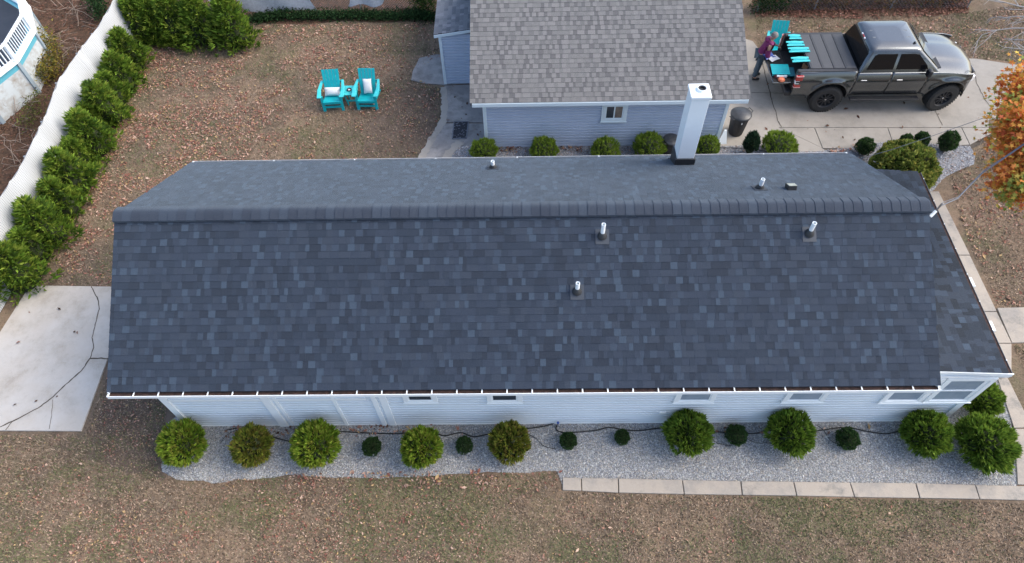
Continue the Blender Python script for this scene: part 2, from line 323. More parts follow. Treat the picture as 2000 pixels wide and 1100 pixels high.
for i in range(len(Rr)-1):
    a, b, c, d = Lr[i], Rr[i], Rr[i+1], Lr[i+1]
    if i == 4: b = (1966, 738); c = (2014, 836)
    if i == 5: b = (2014, 838)
    if i == 3: b = (1974, 672); c = (1966+8, 738)
    sheet('paving_slab', px([(a[0], a[1]+.7), (b[0], b[1]+.7), (c[0], c[1]-.7), (d[0], d[1]-.7)]), .04, M['slab'], .06, ew, bevel=.01)
sheet('paving_slab', px([(1946, 603), (2060, 600), (2085, 668), (1975, 671)]), .04, M['slab'], .06, ew, bevel=.01)

# ------------------------------------------------------------------ shingles
def slope_frame(o, xd, ud):
    xd = Vector(xd).normalized(); ud = Vector(ud).normalized(); n = xd.cross(ud).normalized()
    return Vector(o), xd, ud, n
WQ = [.08, .11, .14, .18, .23]
def make_tab_mesh(wd, ex, th, col):
    mb = MB(); t0 = .004; o = .012
    vs = [(0, 0, 0), (wd, 0, 0), (wd, ex+o, 0), (0, ex+o, 0), (0, 0, th), (wd, 0, th), (wd, ex+o, t0), (0, ex+o, t0)]
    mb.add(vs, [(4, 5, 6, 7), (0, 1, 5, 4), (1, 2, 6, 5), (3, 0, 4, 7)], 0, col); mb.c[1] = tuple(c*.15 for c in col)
    me = bpy.data.meshes.new('shingle'); me.from_pydata(mb.v, [], mb.f); a = me.attributes.new('tint', 'FLOAT_COLOR', 'FACE')
    a.data.foreach_set('color', np.array([(*c, 1) for c in mb.c], 'f').ravel()); me.materials.append(M['shingle']); return me
def course_tabs(frame, length, slope, ex, tints, probs, seed, run=None):
    """list of (t0,x0,width,tint index,thickness index)"""
    r = random.Random(seed); out = []; n = int(math.ceil(slope/ex)); k = 0
    for k in range(n):
        x = 0; first = True; prev = 0; lastl = False
        while x < length-.03:
            wq = r.randrange(5) if not first else r.randrange(2)
            wd = WQ[wq]; first = False
            if x+wd > length: wd = length-x; wq = -1
            ti = r.choices(range(len(tints)), probs)[0]
            if len(tints) == 6 and ti in (3, 4):
                if lastl: ti = r.choice([0, 1, 5])
                elif wq > 2: wq = r.choice([0, 1, 2, 2]); wd = WQ[wq]
            lastl = ti in (3, 4)
            hi = 1 if (prev == 0 and r.random() < .6) else 0; prev = hi
            out.append((k*ex, x, wd, wq, ti, hi)); x += wd
    return out
def lay_shingles(fr, tabs, ex, tints, parts_idx, parent, rest, cache, smax, shift=.002):
    o, xd, ud, n = fr; R3 = Matrix((xd, ud, n)).transposed()
    for i, (t, x, wd, wq, ti, hi) in enumerate(tabs):
        th = .0135 if hi else .011; e = min(ex, smax-t); p = o+xd*x+ud*t+n*shift
        if i in parts_idx:
            key = (wd if wq < 0 else wq, ti, hi)
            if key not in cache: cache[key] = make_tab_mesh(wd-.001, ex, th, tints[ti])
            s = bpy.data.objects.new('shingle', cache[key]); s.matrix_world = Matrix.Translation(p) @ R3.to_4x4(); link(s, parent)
        else:
            rest.append((p, R3, wd-.001, e, th, tints[ti]))
def build_rest(rest, name, parent):
    if not rest: return None
    n = len(rest); bv = np.array([(0,0,0),(1,0,0),(1,1,0),(0,1,0),(0,0,1),(1,0,1),(1,1,.3),(0,1,.3)], float)
    pos = np.array([r[0] for r in rest]); rot = np.array([np.array(r[1]) for r in rest]); scl = np.array([(r[2], r[3]+.012, r[4]) for r in rest])
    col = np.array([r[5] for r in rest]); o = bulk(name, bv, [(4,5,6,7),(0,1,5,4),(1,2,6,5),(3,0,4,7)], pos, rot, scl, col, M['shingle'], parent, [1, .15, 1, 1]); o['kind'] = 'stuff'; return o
def nearest_idx(fr, tabs, n=300):
    o, xd, ud, nn = fr; d = [((o+xd*t[1]+ud*t[0]-CAMP).length, i) for i, t in enumerate(tabs)]; d.sort(); return set(i for _, i in d[:n])

# ------------------------------------------------------------------ the long house
house = empty('house', (0, 0, 0), 0, 'long single-storey house with dark slate-blue shingle roof and pale siding', 'house')
X0, X1, YF, YB, ZE, ZR = -8.22, 8.02, 5.945, 12.13, 2.53, 4.26; YR = (YF+YB)/2
WX0, WX1, WY, WYB = -7.74, 9.40, 6.30, 11.45
HT = [(.022, .031, .048), (.027, .037, .057), (.019, .026, .040), (.034, .048, .072), (.042, .061, .089), (.030, .040, .059)]
HP = [26, 24, 16, 22, 13, 14]
roof = MB(); th = .1
fS = Vector((0, YR-YF, ZR-ZE)).normalized(); bS = Vector((0, YR-YB, ZR-ZE)).normalized()
roof.prism([(X0+.035, YF, ZE-th), (X0+.035, YF, ZE), (X0+.035, YR, ZR), (X0+.035, YB, ZE), (X0+.035, YB, ZE-th), (X0+.035, YR, ZR-th)], (X1-X0-.09, 0, 0))
roofo = roof.build('roof', M['deck'], house)
LF = math.hypot(YR-YF, ZR-ZE); EX = LF/24.5
frF = slope_frame((X0-.01, YF-.02, ZE-.01), (1, 0, 0), fS)
frB = slope_frame((X1+.01, YB+.02, ZE-.01), (-1, 0, 0), bS)
tF = course_tabs(frF, X1-X0+.02, LF-.06, EX, HT, HP, 3); tB = course_tabs(frB, X1-X0+.02, LF-.06, EX, HT, HP, 4)
cache = {}; rest = []
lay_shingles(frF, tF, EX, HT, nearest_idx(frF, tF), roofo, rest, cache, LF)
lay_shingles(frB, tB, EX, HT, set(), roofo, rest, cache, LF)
# low east roof over the front room
PY0, PY1, PX1, PZ0, PZ1 = 6.23, 11.62, 9.49, 2.42, 2.60
PXa = X1-.5
MB().prism([(PXa, PY0, PZ1-.09), (PX1, PY0, PZ0-.09), (PX1, PY0, PZ0), (PXa, PY0, PZ1)], (0, PY1-PY0, 0)).build('east_roof', M['deck'], house)
pS = Vector((PXa-PX1, 0, PZ1-PZ0)).normalized(); frP = slope_frame((PX1+.01, PY0-.01, PZ0), (0, 1, 0), pS); lp = math.hypot(PX1-PXa, PZ1-PZ0)
PT = [tuple(c*k_ for c in t) for t, k_ in zip(HT, (.75, .95, .6, 1.1, 1.1, .9))]
tP = course_tabs(frP, PY1-PY0+.02, lp, .143, PT, [30, 26, 20, 8, 2, 12], 5)
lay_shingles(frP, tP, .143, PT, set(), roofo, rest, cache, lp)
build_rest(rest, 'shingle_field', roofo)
# ridge caps, overlapping towards the left
capm = MB(); n = 9; cw = .195
for i in range(n):
    pass
rows = []
for (xx, dz) in ((0, .048), (cw*.97, .039), (cw*1.1, .030)):
    rows.append([(xx, y_, -(math.sqrt(y_*y_+.07**2)-.07)*(ZR-ZE)/(YR-YF)*1.05 + dz) for y_ in np.linspace(-.19, .19, 13)])
lowr = [(0, p[1], p[2]-.035) for p in rows[0]]

CT = [(.033, .042, .060), (.038, .050, .071), (.029, .037, .054)]
caps = []
for t in CT:
    mb = MB(); mb.grid([lowr]+rows)
    for sd_ in (0, -1): mb.grid([[r_[sd_] for r_ in rows], [(r_[sd_][0], r_[sd_][1], r_[sd_][2]-.05) for r_ in rows]])
    mb.c = [t]*len(mb.f); me_ = mb.build('ridge_cap', M['shingle'], roofo, fixn=False); caps.append(me_)
ncap = int(round((X1-X0)/.186)); sp = (X1-X0)/ncap
for i in range(ncap):
    j = i % 3 if i < 3 else random.choice([0, 0, 1, 2])
    o = caps[i] if i < 3 else caps[j].copy()
    if i >= 3: link(o, roofo)
    o.location = (X0+sp*i-.01, YR, ZR+.022+random.uniform(-.002, .002))
    o.rotation_euler = (0, 0, random.uniform(-.01, .01))
# walls: core plus one board each
def siding(parent, x0, x1, y, z0, z1, ex, material, name='siding_board', face=-1, skip=None):
    n = int(round((z1-z0)/ex)); e = (z1-z0)/n; base = None
    for k in range(n):
        z = z0+k*e; f = face
        o = MB().prism([(x0, y, z), (x0, y+f*.038, z), (x0, y+f*.036, z+e*.62), (x0, y+f*.014, z+e*.74), (x0, y+f*.010, z+e*.995), (x0, y, z+e*.995)], (x1-x0, 0, 0)).build(name, material, parent)
wall = MB(); wall.bb(WX0+.01, WX1-.01, WY+.01, WYB, 0, ZE-.13)
wallo = wall.build('wall', M['siding'], house)
MB().prism([(WX0+.02, WY+.02, ZE-.14), (WX0+.02, WYB, ZE-.14), (WX0+.02, YR, ZR-.14)], (7.5-WX0, 0, 0)).build('gable', M['siding'], house)
def WL(u, v, y=WY): return onY(u, v, y)
cols = [WL(531, 800).x, WL(661, 800).x, WL(742, 800).x]
siding(wallo, WX0+.08, WX1-.08, WY, .06, ZE-.16, .122, M['siding'])
tr = lambda x, wd, z0=.02, z1=ZE-.14, pr=.05, nm='corner_trim', m=M['white']: MB().bb(x-wd/2, x+wd/2, WY-pr, WY+.005, z0, z1).build(nm, m, house, bevel=.006)
tr(WX0+.08, .16, pr=.07); tr(WX1-.07, .14, pr=.06)
x = WL(537, 800).x; tr(x, .19, nm='pilaster', pr=.075); tr(x+.19, .07, nm='pilaster', pr=.055)
x = WL(664, 800).x; tr(x, .08, nm='mullion', pr=.055)
x = WL(741, 800).x; tr(x, .10, nm='pilaster', pr=.075); tr(x+.19, .15, nm='pilaster', pr=.06)
MB().bb(WX0, WX1, WY-.045, WY, .0, .055).build('sill_board', M['white'], house)
xx = WL(748, 800).x
MB().bb(WX0+.17, xx-.25, WY-.06, WY+.003, 1.38, 1.47).build('panel_rail', M['white'], house)
# soffit, fascia and gutters
MB().bb(X0+.02, X1-.02, YF+.03, WY-.002, ZE-.16, ZE-.125).build('soffit', M['white'], house)
MB().bb(X0, X1, YF+.005, YF+.03, ZE-.19, ZE-.02).build('fascia', M['white'], house)
for nm, xe in (('rake_board', X0+.012), ('rake_board', X1-.03)):
    mb = MB()
    for (ya, yb) in ((YF, YR), (YB, YR)):
        mb.beam((xe, ya, ZE-.085), (xe, yb, ZR-.085), .03, .15, (0, 0, 1))
    mb.build(nm, M['white'], house)
def gutter(xa, xb, yo, z, side, parent, strapn, nm='gutter', lipw=.012):
    # side -1: trough outside toward -y
    gp = MB(); w_ = .115
    a, b = yo, yo+side*w_
    gp.bb(xa, xb, min(a, b), max(a, b), z-.09, z-.082)
    gp.bb(xa, xb, min(b, b-side*lipw), max(b, b-side*lipw), z-.082, z)
    gp.bb(xa-.004, xa, min(a, b), max(a, b), z-.09, z); gp.bb(xb, xb+.004, min(a, b), max(a, b), z-.09, z)
    g_ = gp.build(nm, M['white'], parent)
    MB().bb(xa+.003, xb-.003, min(a, b-side*.014), max(a, b-side*.014), z-.08, z-.05).build('debris', M['debris'], g_)
    for k in range(strapn):
        x_ = xa+.03+(xb-xa-.06)*k/(strapn-1)
        MB().bb(x_-.012, x_+.012, min(a, b), max(a, b), z-.003, z+.003).build('gutter_strap', M['white'], g_)
    return g_
gutter(X0, X1, YF+.004, ZE-.035, -1, house, 34)
gutter(X0, X1-.05, YB-.004, ZE-.045, 1, house, 9, lipw=.005)
# east gutter: dark trough with white clips
eg = MB(); eg.bb(PX1+.012, PX1+.11, PY0, PY1, PZ0-.10, PZ0-.05); ego = eg.build('gutter', M['debris'], house)
MB().bb(PX1+.11, PX1+.118, PY0-.01, PY1+.01, PZ0-.10, PZ0-.035).build('gutter_lip', M['grey'], ego)
for k in range(8):
    y_ = PY0+.3+k*(PY1-PY0-.5)/7; MB().bb(PX1+.098, PX1+.122, y_-.008, y_+.008, PZ0-.034, PZ0-.026).build('gutter_strap', M['white'], ego)
for (u, v) in ((1905, 551), (1944, 637)):
    p = G(u, v, PZ0-.08); MB().box((PX1+.165, p.y, PZ0-.09), (.075, .24, .05)).build('gutter_outlet', M['white'], ego, bevel=.01)
# front fascia of the low roof
MB().prism([(X1-.3, PY0-.005, PZ1-.115), (PX1+.12, PY0-.005, PZ0-.12), (PX1+.12, PY0-.005, PZ0-.012), (X1-.3, PY0-.005, PZ1-.04)], (0, -.02, 0)).build('fascia', M['white'], house)
MB().bb(X1-.3, PX1+.1, PY0-.02, WY-.002, PZ0-.16, PZ0-.13).build('soffit', M['white'], house)
MB().bb(X1-.3, WX1-.002, WY-.03, WY+.002, PZ0-.30, PZ0-.165).build('frieze_board', M['white'], house)
MB().bb(WX1-.01, WX1+.018, WY-.05, WY+.09, .02, PZ0-.14).build('corner_trim', M['white'], house)
# windows of the south wall
def window(parent, x0, x1, z0, z1, y, fw=.10, glass='blind', trim='white', split='h', name='window'):
    fo = MB()
    fo.bb(x0-fw, x1+fw, y-.075, y-.0, z0-fw, z0); fo.bb(x0-fw, x1+fw, y-.075, y, z1, z1+fw); fo.bb(x0-fw, x0, y-.075, y, z0, z1); fo.bb(x1, x1+fw, y-.075, y, z0, z1)
    f = fo.build(name, M[trim], parent, bevel=.005)
    MB().bb(x0-fw-.02, x1+fw+.02, y-.092, y-.076, z0-fw-.01, z0-fw+.03).build('sill', M[trim], f, bevel=.005)
    s = MB(); t = .03
    s.bb(x0, x0+t, y-.062, y-.004, z0, z1); s.bb(x1-t, x1, y-.062, y-.004, z0, z1); s.bb(x0+t, x1-t, y-.062, y-.004, z0, z0+t); s.bb(x0+t, x1-t, y-.062, y-.004, z1-t, z1)
    if split == 'h': zm = (z0+z1)/2; s.bb(x0+t, x1-t, y-.066, y-.006, zm-.02, zm+.02)
    else: xm = (x0+x1)/2; s.bb(xm-.018, xm+.018, y-.066, y-.006, z0+t, z1-t)
    s.build('sash', M[trim], f)
    if split == 'h':
        MB().bb(x0+t, x1-t, y-.052, y-.048, z0+t, zm-.02).build('pane', M[glass], f); MB().bb(x0+t, x1-t, y-.052, y-.048, zm+.02, z1-t).build('pane', M[glass], f)
    else:
        MB().bb(x0+t, xm-.018, y-.052, y-.048, z0+t, z1-t).build('pane', M['glass' if glass == 'mixed' else glass], f); MB().bb(xm+.018, x1-t, y-.052, y-.048, z0+t, z1-t).build('pane', M['curtain' if glass == 'mixed' else glass], f)
    return f
for (ul, ur, vb, zt, gl) in ((790, 856, 786, 1.95, 'glass'), (952, 1020, 786.5, 1.95, 'glass'), (1314, 1392, 786, 2.1, 'blind'), (1525, 1605, 785.5, 2.1, 'blind')):
    a = WL(ul, vb, WY-.05); b = WL(ur, vb, WY-.05); window(house, a.x+.1, b.x-.1, a.z+.1, zt, WY, glass=gl)
a = WL(1715, 786, WY-.05); b = WL(1800, 785, WY-.05); c = WL(1893, 784, WY-.05)
window(house, a.x+.1, b.x-.13, a.z+.1, 2.08, WY); window(house, b.x+.105, c.x-.1, a.z+.1, 2.08, WY)
p = WL(1294, 802, WY); MB().bb(p.x-.07, p.x+.07, WY-.06, WY-.025, p.z-.06, p.z+.03).build('outlet_cover', M['white'], house, bevel=.005)
# chimney
nb = slope_frame((0, YB, ZE), (-1, 0, 0), bS)[3]; nf_ = frF[3]
base = onplane(1333, 312, (0, YB, ZE), nb); cx, cyy = base.x-.06, min(base.y, YB-.42)
ch = empty('chimney', (cx, cyy, 0)); ch.parent = house
MB().bb(-.20, .20, -.20, .20, ZE-.1, 4.84).build('shaft', M['white'], ch, bevel=.012)
MB().prism([(-.28, -.3, ZE+.05), (.28, -.3, ZE+.05), (.28, .26, ZE-.02), (-.28, .26, ZE-.02)], (0, 0, .16)).build('flashing', M['flash'], ch, bevel=.02)
MB().bb(-.235, .235, -.235, .235, ZE+.05, ZE+.56).build('flashing_collar', M['flash'], ch, bevel=.01)
MB().bb(-.225, .225, -.225, .225, 4.84, 4.92).build('cap', M['white'], ch, bevel=.02)
MB().lathe([(.0, 4.926), (.06, 4.926), (.06, 4.96), (.085, 4.96), (.085, 4.92)], (.04, .02, 0), 20).build('flue', M['flash'], ch)
MB().lathe([(.086, 4.922), (.09, 4.97), (.105, 4.97), (.13, 4.922)], (.04, .02, 0), 20).build('flue_ring', M['white'], ch)
# vent pipes
for (u, v, front, hh) in ((1176, 462, 1, .38), (1580, 457, 1, .34), (1127, 570, 1, .30), (963, 329, 0, .24), (1483, 369, 0, .30)):
    p = onplane(u, v, (0, YF, ZE), nf_) if front else onplane(u, v, (0, YB, ZE), nb); sg = 1 if front else -1
    vp = empty('vent_pipe', p); vp.parent = house
    MB().lathe([(.043, .02), (.043, hh), (.035, hh), (.035, .1), (0, .1)], n=14).build('pipe', M['white'], vp, smooth=False)
    MB().lathe([(.1, .01), (.085, .06), (.05, .12), (.04, .13)], n=16).build('boot', M['flash'], vp, smooth=True)
    q = MB(); sl_ = fS if front else bS; R3 = Matrix((Vector((1, 0, 0)), sl_, Vector((1, 0, 0)).cross(sl_))).transposed()
    q.box(sl_*(-.02)+Vector((0, 0, .02)), (.27, .3, .008), R3).build('flange', M['flange'], vp)
p = onplane(1543, 369, (0, YB, ZE), nb); bv_ = empty('box_vent', p); bv_.parent = house
R3 = Matrix((Vector((1, 0, 0)), -bS, Vector((1, 0, 0)).cross(-bS))).transposed()
MB().box((0, 0, .06), (.19, .19, .12), R3).build('housing', M['flash'], bv_, bevel=.01)
MB().box((0, .0, .128), (.17, .15, .015), R3).build('lid', mat('vent_lid', (.4, .42, .36), (.3, .32, .28), 20, .6), bv_, bevel=.004)

# ------------------------------------------------------------------ garage
gar = empty('garage', (0, 0, 0), 0, 'garage with light grey-brown shingle roof and blue-grey siding behind the house', 'garage')
GX0, GX1, GY, GZ = -1.105, 5.82, 15.10, 1.97; EX0, EX1, EY = -1.42, 6.24, 14.83; GR = EY+3.7; GP = .42
GT = [(.170, .165, .160), (.157, .152, .148), (.188, .181, .176), (.112, .108, .108), (.134, .130, .128)]
grf = MB().prism([(EX0, EY, GZ), (EX0, GR, GZ+GP*3.7), (EX0, GR+3.7, GZ), (EX0, GR+3.7, GZ-.1), (EX0, GR, GZ+GP*3.7-.1), (EX0, EY, GZ-.1)], (EX1-EX0, 0, 0)).build('roof', mat('garage_deck', (.12, .115, .12), rough=.9), gar)
gS = Vector((0, 1, GP)).normalized(); LG = 3.7*math.hypot(1, GP); frG = slope_frame((EX0-.01, EY-.02, GZ-.006), (1, 0, 0), gS)
def gtabs(length, slope, ex, seed):
    r = random.Random(seed); out = []
    for k in range(int(slope/ex)):
        x = 0; hi = r.random() < .5
        while x < length-.02:
            wd = r.choice([.08, .11, .12, .15, .2]) if hi else r.choice([.07, .10, .12, .16]); wd = min(wd, length-x)
            ti = r.choice([0, 0, 1, 2, 2]) if hi else r.choice([3, 3, 4, 1]); out.append((k*ex, x, wd, -1, ti, hi)); x += wd; hi = not hi
    return out
tG = gtabs(EX1-EX0+.02, LG-.02, .145, 8); rest = []; idx = nearest_idx(frG, tG)
lay_shingles(frG, tG, .145, GT, idx, grf, rest, {}, LG, .002)
build_rest(rest, 'shingle_field', grf)
MB().bb(GX0+.01, GX1-.01, GY+.01, GY+6.8, 0, GZ-.05).build('wall', M['gsiding'], gar)
gw = MB().bb(GX0+.02, GX1-.02, GY+.002, GY+.012, .02, GZ-.05).build('sheathing', M['gsiding'], gar)
siding(gw, GX0+.06, GX1-.06, GY, .05, GZ-.02, .105, M['gsiding'])
for x_ in (GX0+.05, GX1-.05): MB().bb(x_-.05, x_+.05, GY-.05, GY+.06, .01, GZ-.0).build('corner_trim', M['gtrim'], gar, bevel=.005)
MB().bb(EX0+.05, EX1-.03, EY-.045, EY+.0, GZ-.13, GZ-.012).build('fascia', M['gtrim'], gar, bevel=.006)
MB().bb(EX0+.05, EX1-.03, EY+.001, GY+.0, GZ-.13, GZ-.11).build('soffit', M['gtrim'], gar)
a = onY(1181, 232, GY-.05); b = onY(1219, 208, GY-.05)
window(gar, a.x, b.x, a.z, b.z+.03, GY, fw=.11, glass='mixed', trim='gtrim', split='v')
# lean-to on the garage's left
shed = empty('garden_shed', (0, 0, 0), 0, 'small lean-to shed with grey shingle roof left of the garage', 'shed')
sy = G(869, 164).y; sx0 = G(869, 164).x; sx1 = GX0+.5
zt = onY(861, 66, sy).z
ez = zt; ex_ = G(848, 64, ez).x; sy0 = sy-.06; slp = .16
MB().prism([(ex_, sy0, ez), (EX0+.25, sy0, ez+slp*(EX0+.25-ex_)), (EX0+.25, sy0, ez+slp*(EX0+.25-ex_)-.08), (ex_, sy0, ez-.08)], (0, 4.2, 0)).build('roof', M['deck'], shed)
fr = slope_frame((ex_-.01, sy0+4.2, ez+.0), (0, -1, 0), Vector((1, 0, slp))); lsh = 1.25
ST = [(.13, .135, .15), (.16, .165, .18), (.10, .105, .12), (.2, .2, .22)]
tt = course_tabs(fr, 4.2, lsh, .13, ST, [3, 3, 2, 1], 12); rest = []
shr = bpy.data.objects['roof'] if False else shed.children[0]
lay_shingles(fr, tt, .13, ST, nearest_idx(fr, tt), shr, rest, {}, lsh)
build_rest(rest, 'shingle_field', shr)
MB().bb(sx0+.02, GX0+.6, sy+.01, sy+3.9, 0, zt-.06).build('wall', M['gsiding'], shed)
sw_ = MB().bb(sx0+.02, GX0+.3, sy+.002, sy+.009, .02, zt-.02).build('sheathing', M['gsiding'], shed); siding(sw_, sx0+.05, GX0+.3, sy, .04, zt-.05, .105, M['gsiding'])
MB().bb(sx0-.02, sx0+.07, sy-.05, sy+.05, .01, zt-.06).build('corner_trim', M['gtrim'], shed, bevel=.005)
MB().prism([(ex_-.01, sy0-.02, ez-.1), (EX0+.2, sy0-.02, ez+slp*(EX0+.2-ex_)-.1), (EX0+.2, sy0-.02, ez+slp*(EX0+.2-ex_)-.01), (ex_-.01, sy0-.02, ez-.01)], (0, .018, 0)).build('fascia', M['gtrim'], shed)

# ------------------------------------------------------------------ plants
def pick(cols, n, p=None, var=.25):
    cols = np.array(cols); c = cols[RNG.choice(len(cols), n, p=p)]; return c*RNG.uniform(1-var, 1+var, (n, 1))
FR_V = np.array([(0,0,0),(.35,.16,.02),(1,0,.0),(.35,-.16,.02)]); FR_F = [(0,1,2,3)]
def foliage_ball(name, nf, cols, p, rad, flame=.5, leafw=.9, leafl=.2, spread=.5, sub=6, lump=.12, up=.2, seed=0, lo=-.35):
    """unit-ish shrub crown: fronds leave an ellipsoid, each a fan of narrow leaves"""
    r = np.random.default_rng(seed); z = r.uniform(lo, 1, nf); a = r.uniform(0, 2*PI, nf); s = np.sqrt(1-z*z)
    D = np.stack([s*np.cos(a), s*np.sin(a), z], 1)
    lum = 1+lump*(np.sin(3*a+seed)*np.cos(4*z*2+seed)+.6*np.sin(7*a+2*seed+5*z))+r.normal(0, .035, nf)
    base = D*lum[:, None]*np.array(rad)*(1-leafl*.75)
    # each frond: sub leaves around direction
    n = nf*sub; Db = np.repeat(D, sub, 0); P = np.repeat(base, sub, 0)
    dirs = Db+np.array([0, 0, up])+r.normal(0, spread*.55, (n, 3)); dirs /= np.linalg.norm(dirs, axis=1, keepdims=True)
    P = P+r.normal(0, .02, (n, 3))*max(rad)
    yaw = np.arctan2(dirs[:, 1], dirs[:, 0]); pit = np.arcsin(np.clip(dirs[:, 2], -1, 1)); rol = r.uniform(0, PI, n)
    L = leafl*max(rad)*r.uniform(.7, 1.3, n)
    c = np.repeat(pick(cols, nf, p, .3), sub, 0)*r.uniform(.75, 1.25, (n, 1))
    return bulk(name, FR_V, FR_F, P, rots(yaw, pit, rol), np.stack([L, L*leafw, L], 1), c, M['needle'])
def core(rad, parent, k=.82):
    mb = MB(); rows = []
    for i in range(9):
        t = -PI/2+PI*i/8; rows.append([(rad[0]*k*math.cos(t)*math.cos(a), rad[1]*k*math.cos(t)*math.sin(a), rad[2]*k*math.sin(t)) for a in np.linspace(0, 2*PI, 15)])
    return mb.grid(rows).build('inner_twigs', M['core'], parent, smooth=True)
GREEN = [(.20, .30, .03), (.13, .22, .022), (.27, .36, .045), (.28, .30, .05)]; OLIVE = [(.19, .23, .035), (.14, .18, .028), (.25, .26, .04), (.23, .19, .05)]
MID = [(.14, .23, .03), (.10, .175, .024), (.20, .29, .04)]; DARK = [(.055, .11, .035), (.075, .14, .045), (.035, .075, .025)]
PROTO = {}
def shrub_proto(key, nf, cols, rad, seed, **kw):
    f = foliage_ball('foliage', nf, cols, None, rad, seed=seed, **kw); COL.objects.unlink(f); PROTO[key] = (f.data, rad)
for i, cs in enumerate((GREEN, OLIVE, MID)):
    shrub_proto(('globe', i), 900, cs, (1, 1, .95), 20+i, leafl=.24, leafw=.85, sub=7, up=.35)
shrub_proto('small', 900, DARK, (1, 1, 1), 31, leafl=.18, leafw=1.0, sub=6, up=.4, spread=.7)
shrub_proto('back', 800, [(.20, .29, .04), (.14, .22, .03), (.26, .35, .05)], (1, 1, 1), 33, leafl=.2, leafw=.5, sub=8, up=.9, spread=.6)
shrub_proto('spire', 700, [(.03, .07, .035), (.02, .045, .025), (.05, .09, .05)], (.45, .45, 1), 35, leafl=.2, leafw=.6, sub=6, up=1.2)
shrub_proto('cone', 700, DARK, (.75, .75, 1), 36, leafl=.17, leafw=.9, sub=6, up=.9)
shrub_proto('bigbush', 1800, [(.20, .24, .05), (.11, .16, .03), (.28, .30, .07), (.32, .30, .07), (.16, .21, .04)], (1, 1, .75), 37, leafl=.12, leafw=2.2, sub=6, up=.5, spread=.9, lump=.1)
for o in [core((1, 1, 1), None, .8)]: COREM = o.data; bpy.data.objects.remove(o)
stem_me = MB().tube([(0, 0, -1.3), (0, 0, .2)], [.08, .05], 6).build('stem', M['bark']); sm_ = stem_me.data; bpy.data.objects.remove(stem_me)
def shrub(key, u, v, rx, rz, label, cat='shrub', group=None, zc=None, name='round_shrub', tilt=0):
    zc = zc if zc is not None else rz*.92; p = G(u, v, zc); me, rad = PROTO[key]
    e = empty(name, (p.x, p.y, 0), random.uniform(0, 6.28), label, cat, group)
    s = (rx/rad[0], rx/rad[0]*random.uniform(.88, 1.10), rz/rad[2])
    f = meshobj('foliage', me, e); f.location = (0, 0, zc); f.scale = s; f.rotation_euler = (random.uniform(-.14, .14), random.uniform(-.14, .14), 0)
    c = meshobj('inner_twigs', COREM, e); c.location = (0, 0, zc); c.scale = (rx, rx, rz)
    t = meshobj('stem', sm_, e); t.location = (0, 0, zc*.9); t.scale = (.5, .5, zc*.75)
    return e
GF = 'round shrubs along the front gravel bed'
for (u, v, rr, rz, k, lb) in ((357,866,.47,.48,0,'bright round evergreen shrub at the left end of the front gravel bed'),
    (492,871,.44,.43,1,'olive round shrub with yellow tips, second from the left end of front gravel bed'),
    (617,869,.49,.50,0,'vivid green round shrub below the white pilasters, left of first small dark shrub'),
    (824,875,.42,.52,0,'tall oval green shrub below the leftmost bathroom window'),
    (996,865,.42,.50,1,'yellow-olive oval shrub below the second small window of the long wall'),
    (1345,847,.46,.52,2,'round green shrub in front of the third window, beside white outlet cover'),
    (1543,846,.46,.50,2,'round green shrub below the fourth window, between two small dark shrubs'),
    (1809,847,.48,.50,2,'round green shrub at the front wall corner below the double window'),
    (1924,866,.58,.52,2,'largest dark-green round shrub at the right corner of the front gravel bed'),
    (1915,781,.40,.45,2,'green shrub beside the east walk, above the largest corner shrub')):
    shrub(('globe', k), u, v, rr, rz, lb, group=GF)
GS = 'small dark shrubs along the front gravel bed'
for (u, v, rr, rz, lb) in ((726,873,.19,.29,'small dark pointed shrub between vivid round shrub and tall oval shrub'),
    (907,871,.18,.26,'small dark oval shrub between tall oval shrub and yellow-olive shrub'),
    (1110,861,.19,.20,'small dark ball shrub just right of the yellow-olive shrub'),
    (1215,854,.17,.19,'smallest spiky dark shrub on the open gravel stretch of front bed'),
    (1438,850,.23,.22,'small dark ball shrub between the round shrubs of third and fourth windows'),
    (1655,857,.24,.23,'small dark ball shrub beside looping cable left of the corner shrub')):
    shrub('small', u, v, rr, rz, lb, group=GS, name='small_shrub')
GB = 'clipped shrubs along the garage gravel bed'
for (u, v, rr, lb) in ((945,296,.37,'grass-green clipped ball shrub below the left corner of the garage'),
    (1063,295,.40,'clipped ball shrub in the garage bed left of the garage window'),
    (1182,297,.41,'clipped ball shrub directly below the garage window'),
    (1268,289,.43,'largest clipped ball shrub left of the white chimney'),
    (1381,289,.37,'clipped ball shrub just right of the white chimney')):
    shrub('back', u, v, rr, rr*1.02, lb, group=GB)
shrub('back', 1523, 287, .48, .40, 'wide dark-green ball shrub right of the black trash can').__setitem__('group', GB)
shrub('spire', 1467, 283, .19, .42, 'slender dark upright shrub between trash can and wide ball shrub', name='upright_shrub')
shrub('cone', 1690, 288, .25, .30, 'small dark conical shrub left of the big yellow-green bush', name='conical_shrub')
shrub('cone', 1800, 274, .22, .26, 'small dark conical shrub peeking behind the big yellow-green bush', name='conical_shrub')
shrub('cone', 1770, 276, .2, .22, 'lowest dark shrub tucked behind the middle of the big bush', name='conical_shrub')
shrub('cone', 1851, 279, .26, .38, 'small dark conical shrub right of the big bush beside the walkway', name='conical_shrub')
shrub('bigbush', 1768, 326, .84, .60, 'big spreading yellow-green bush at the rear corner of the house', name='spreading_bush', cat='bush')
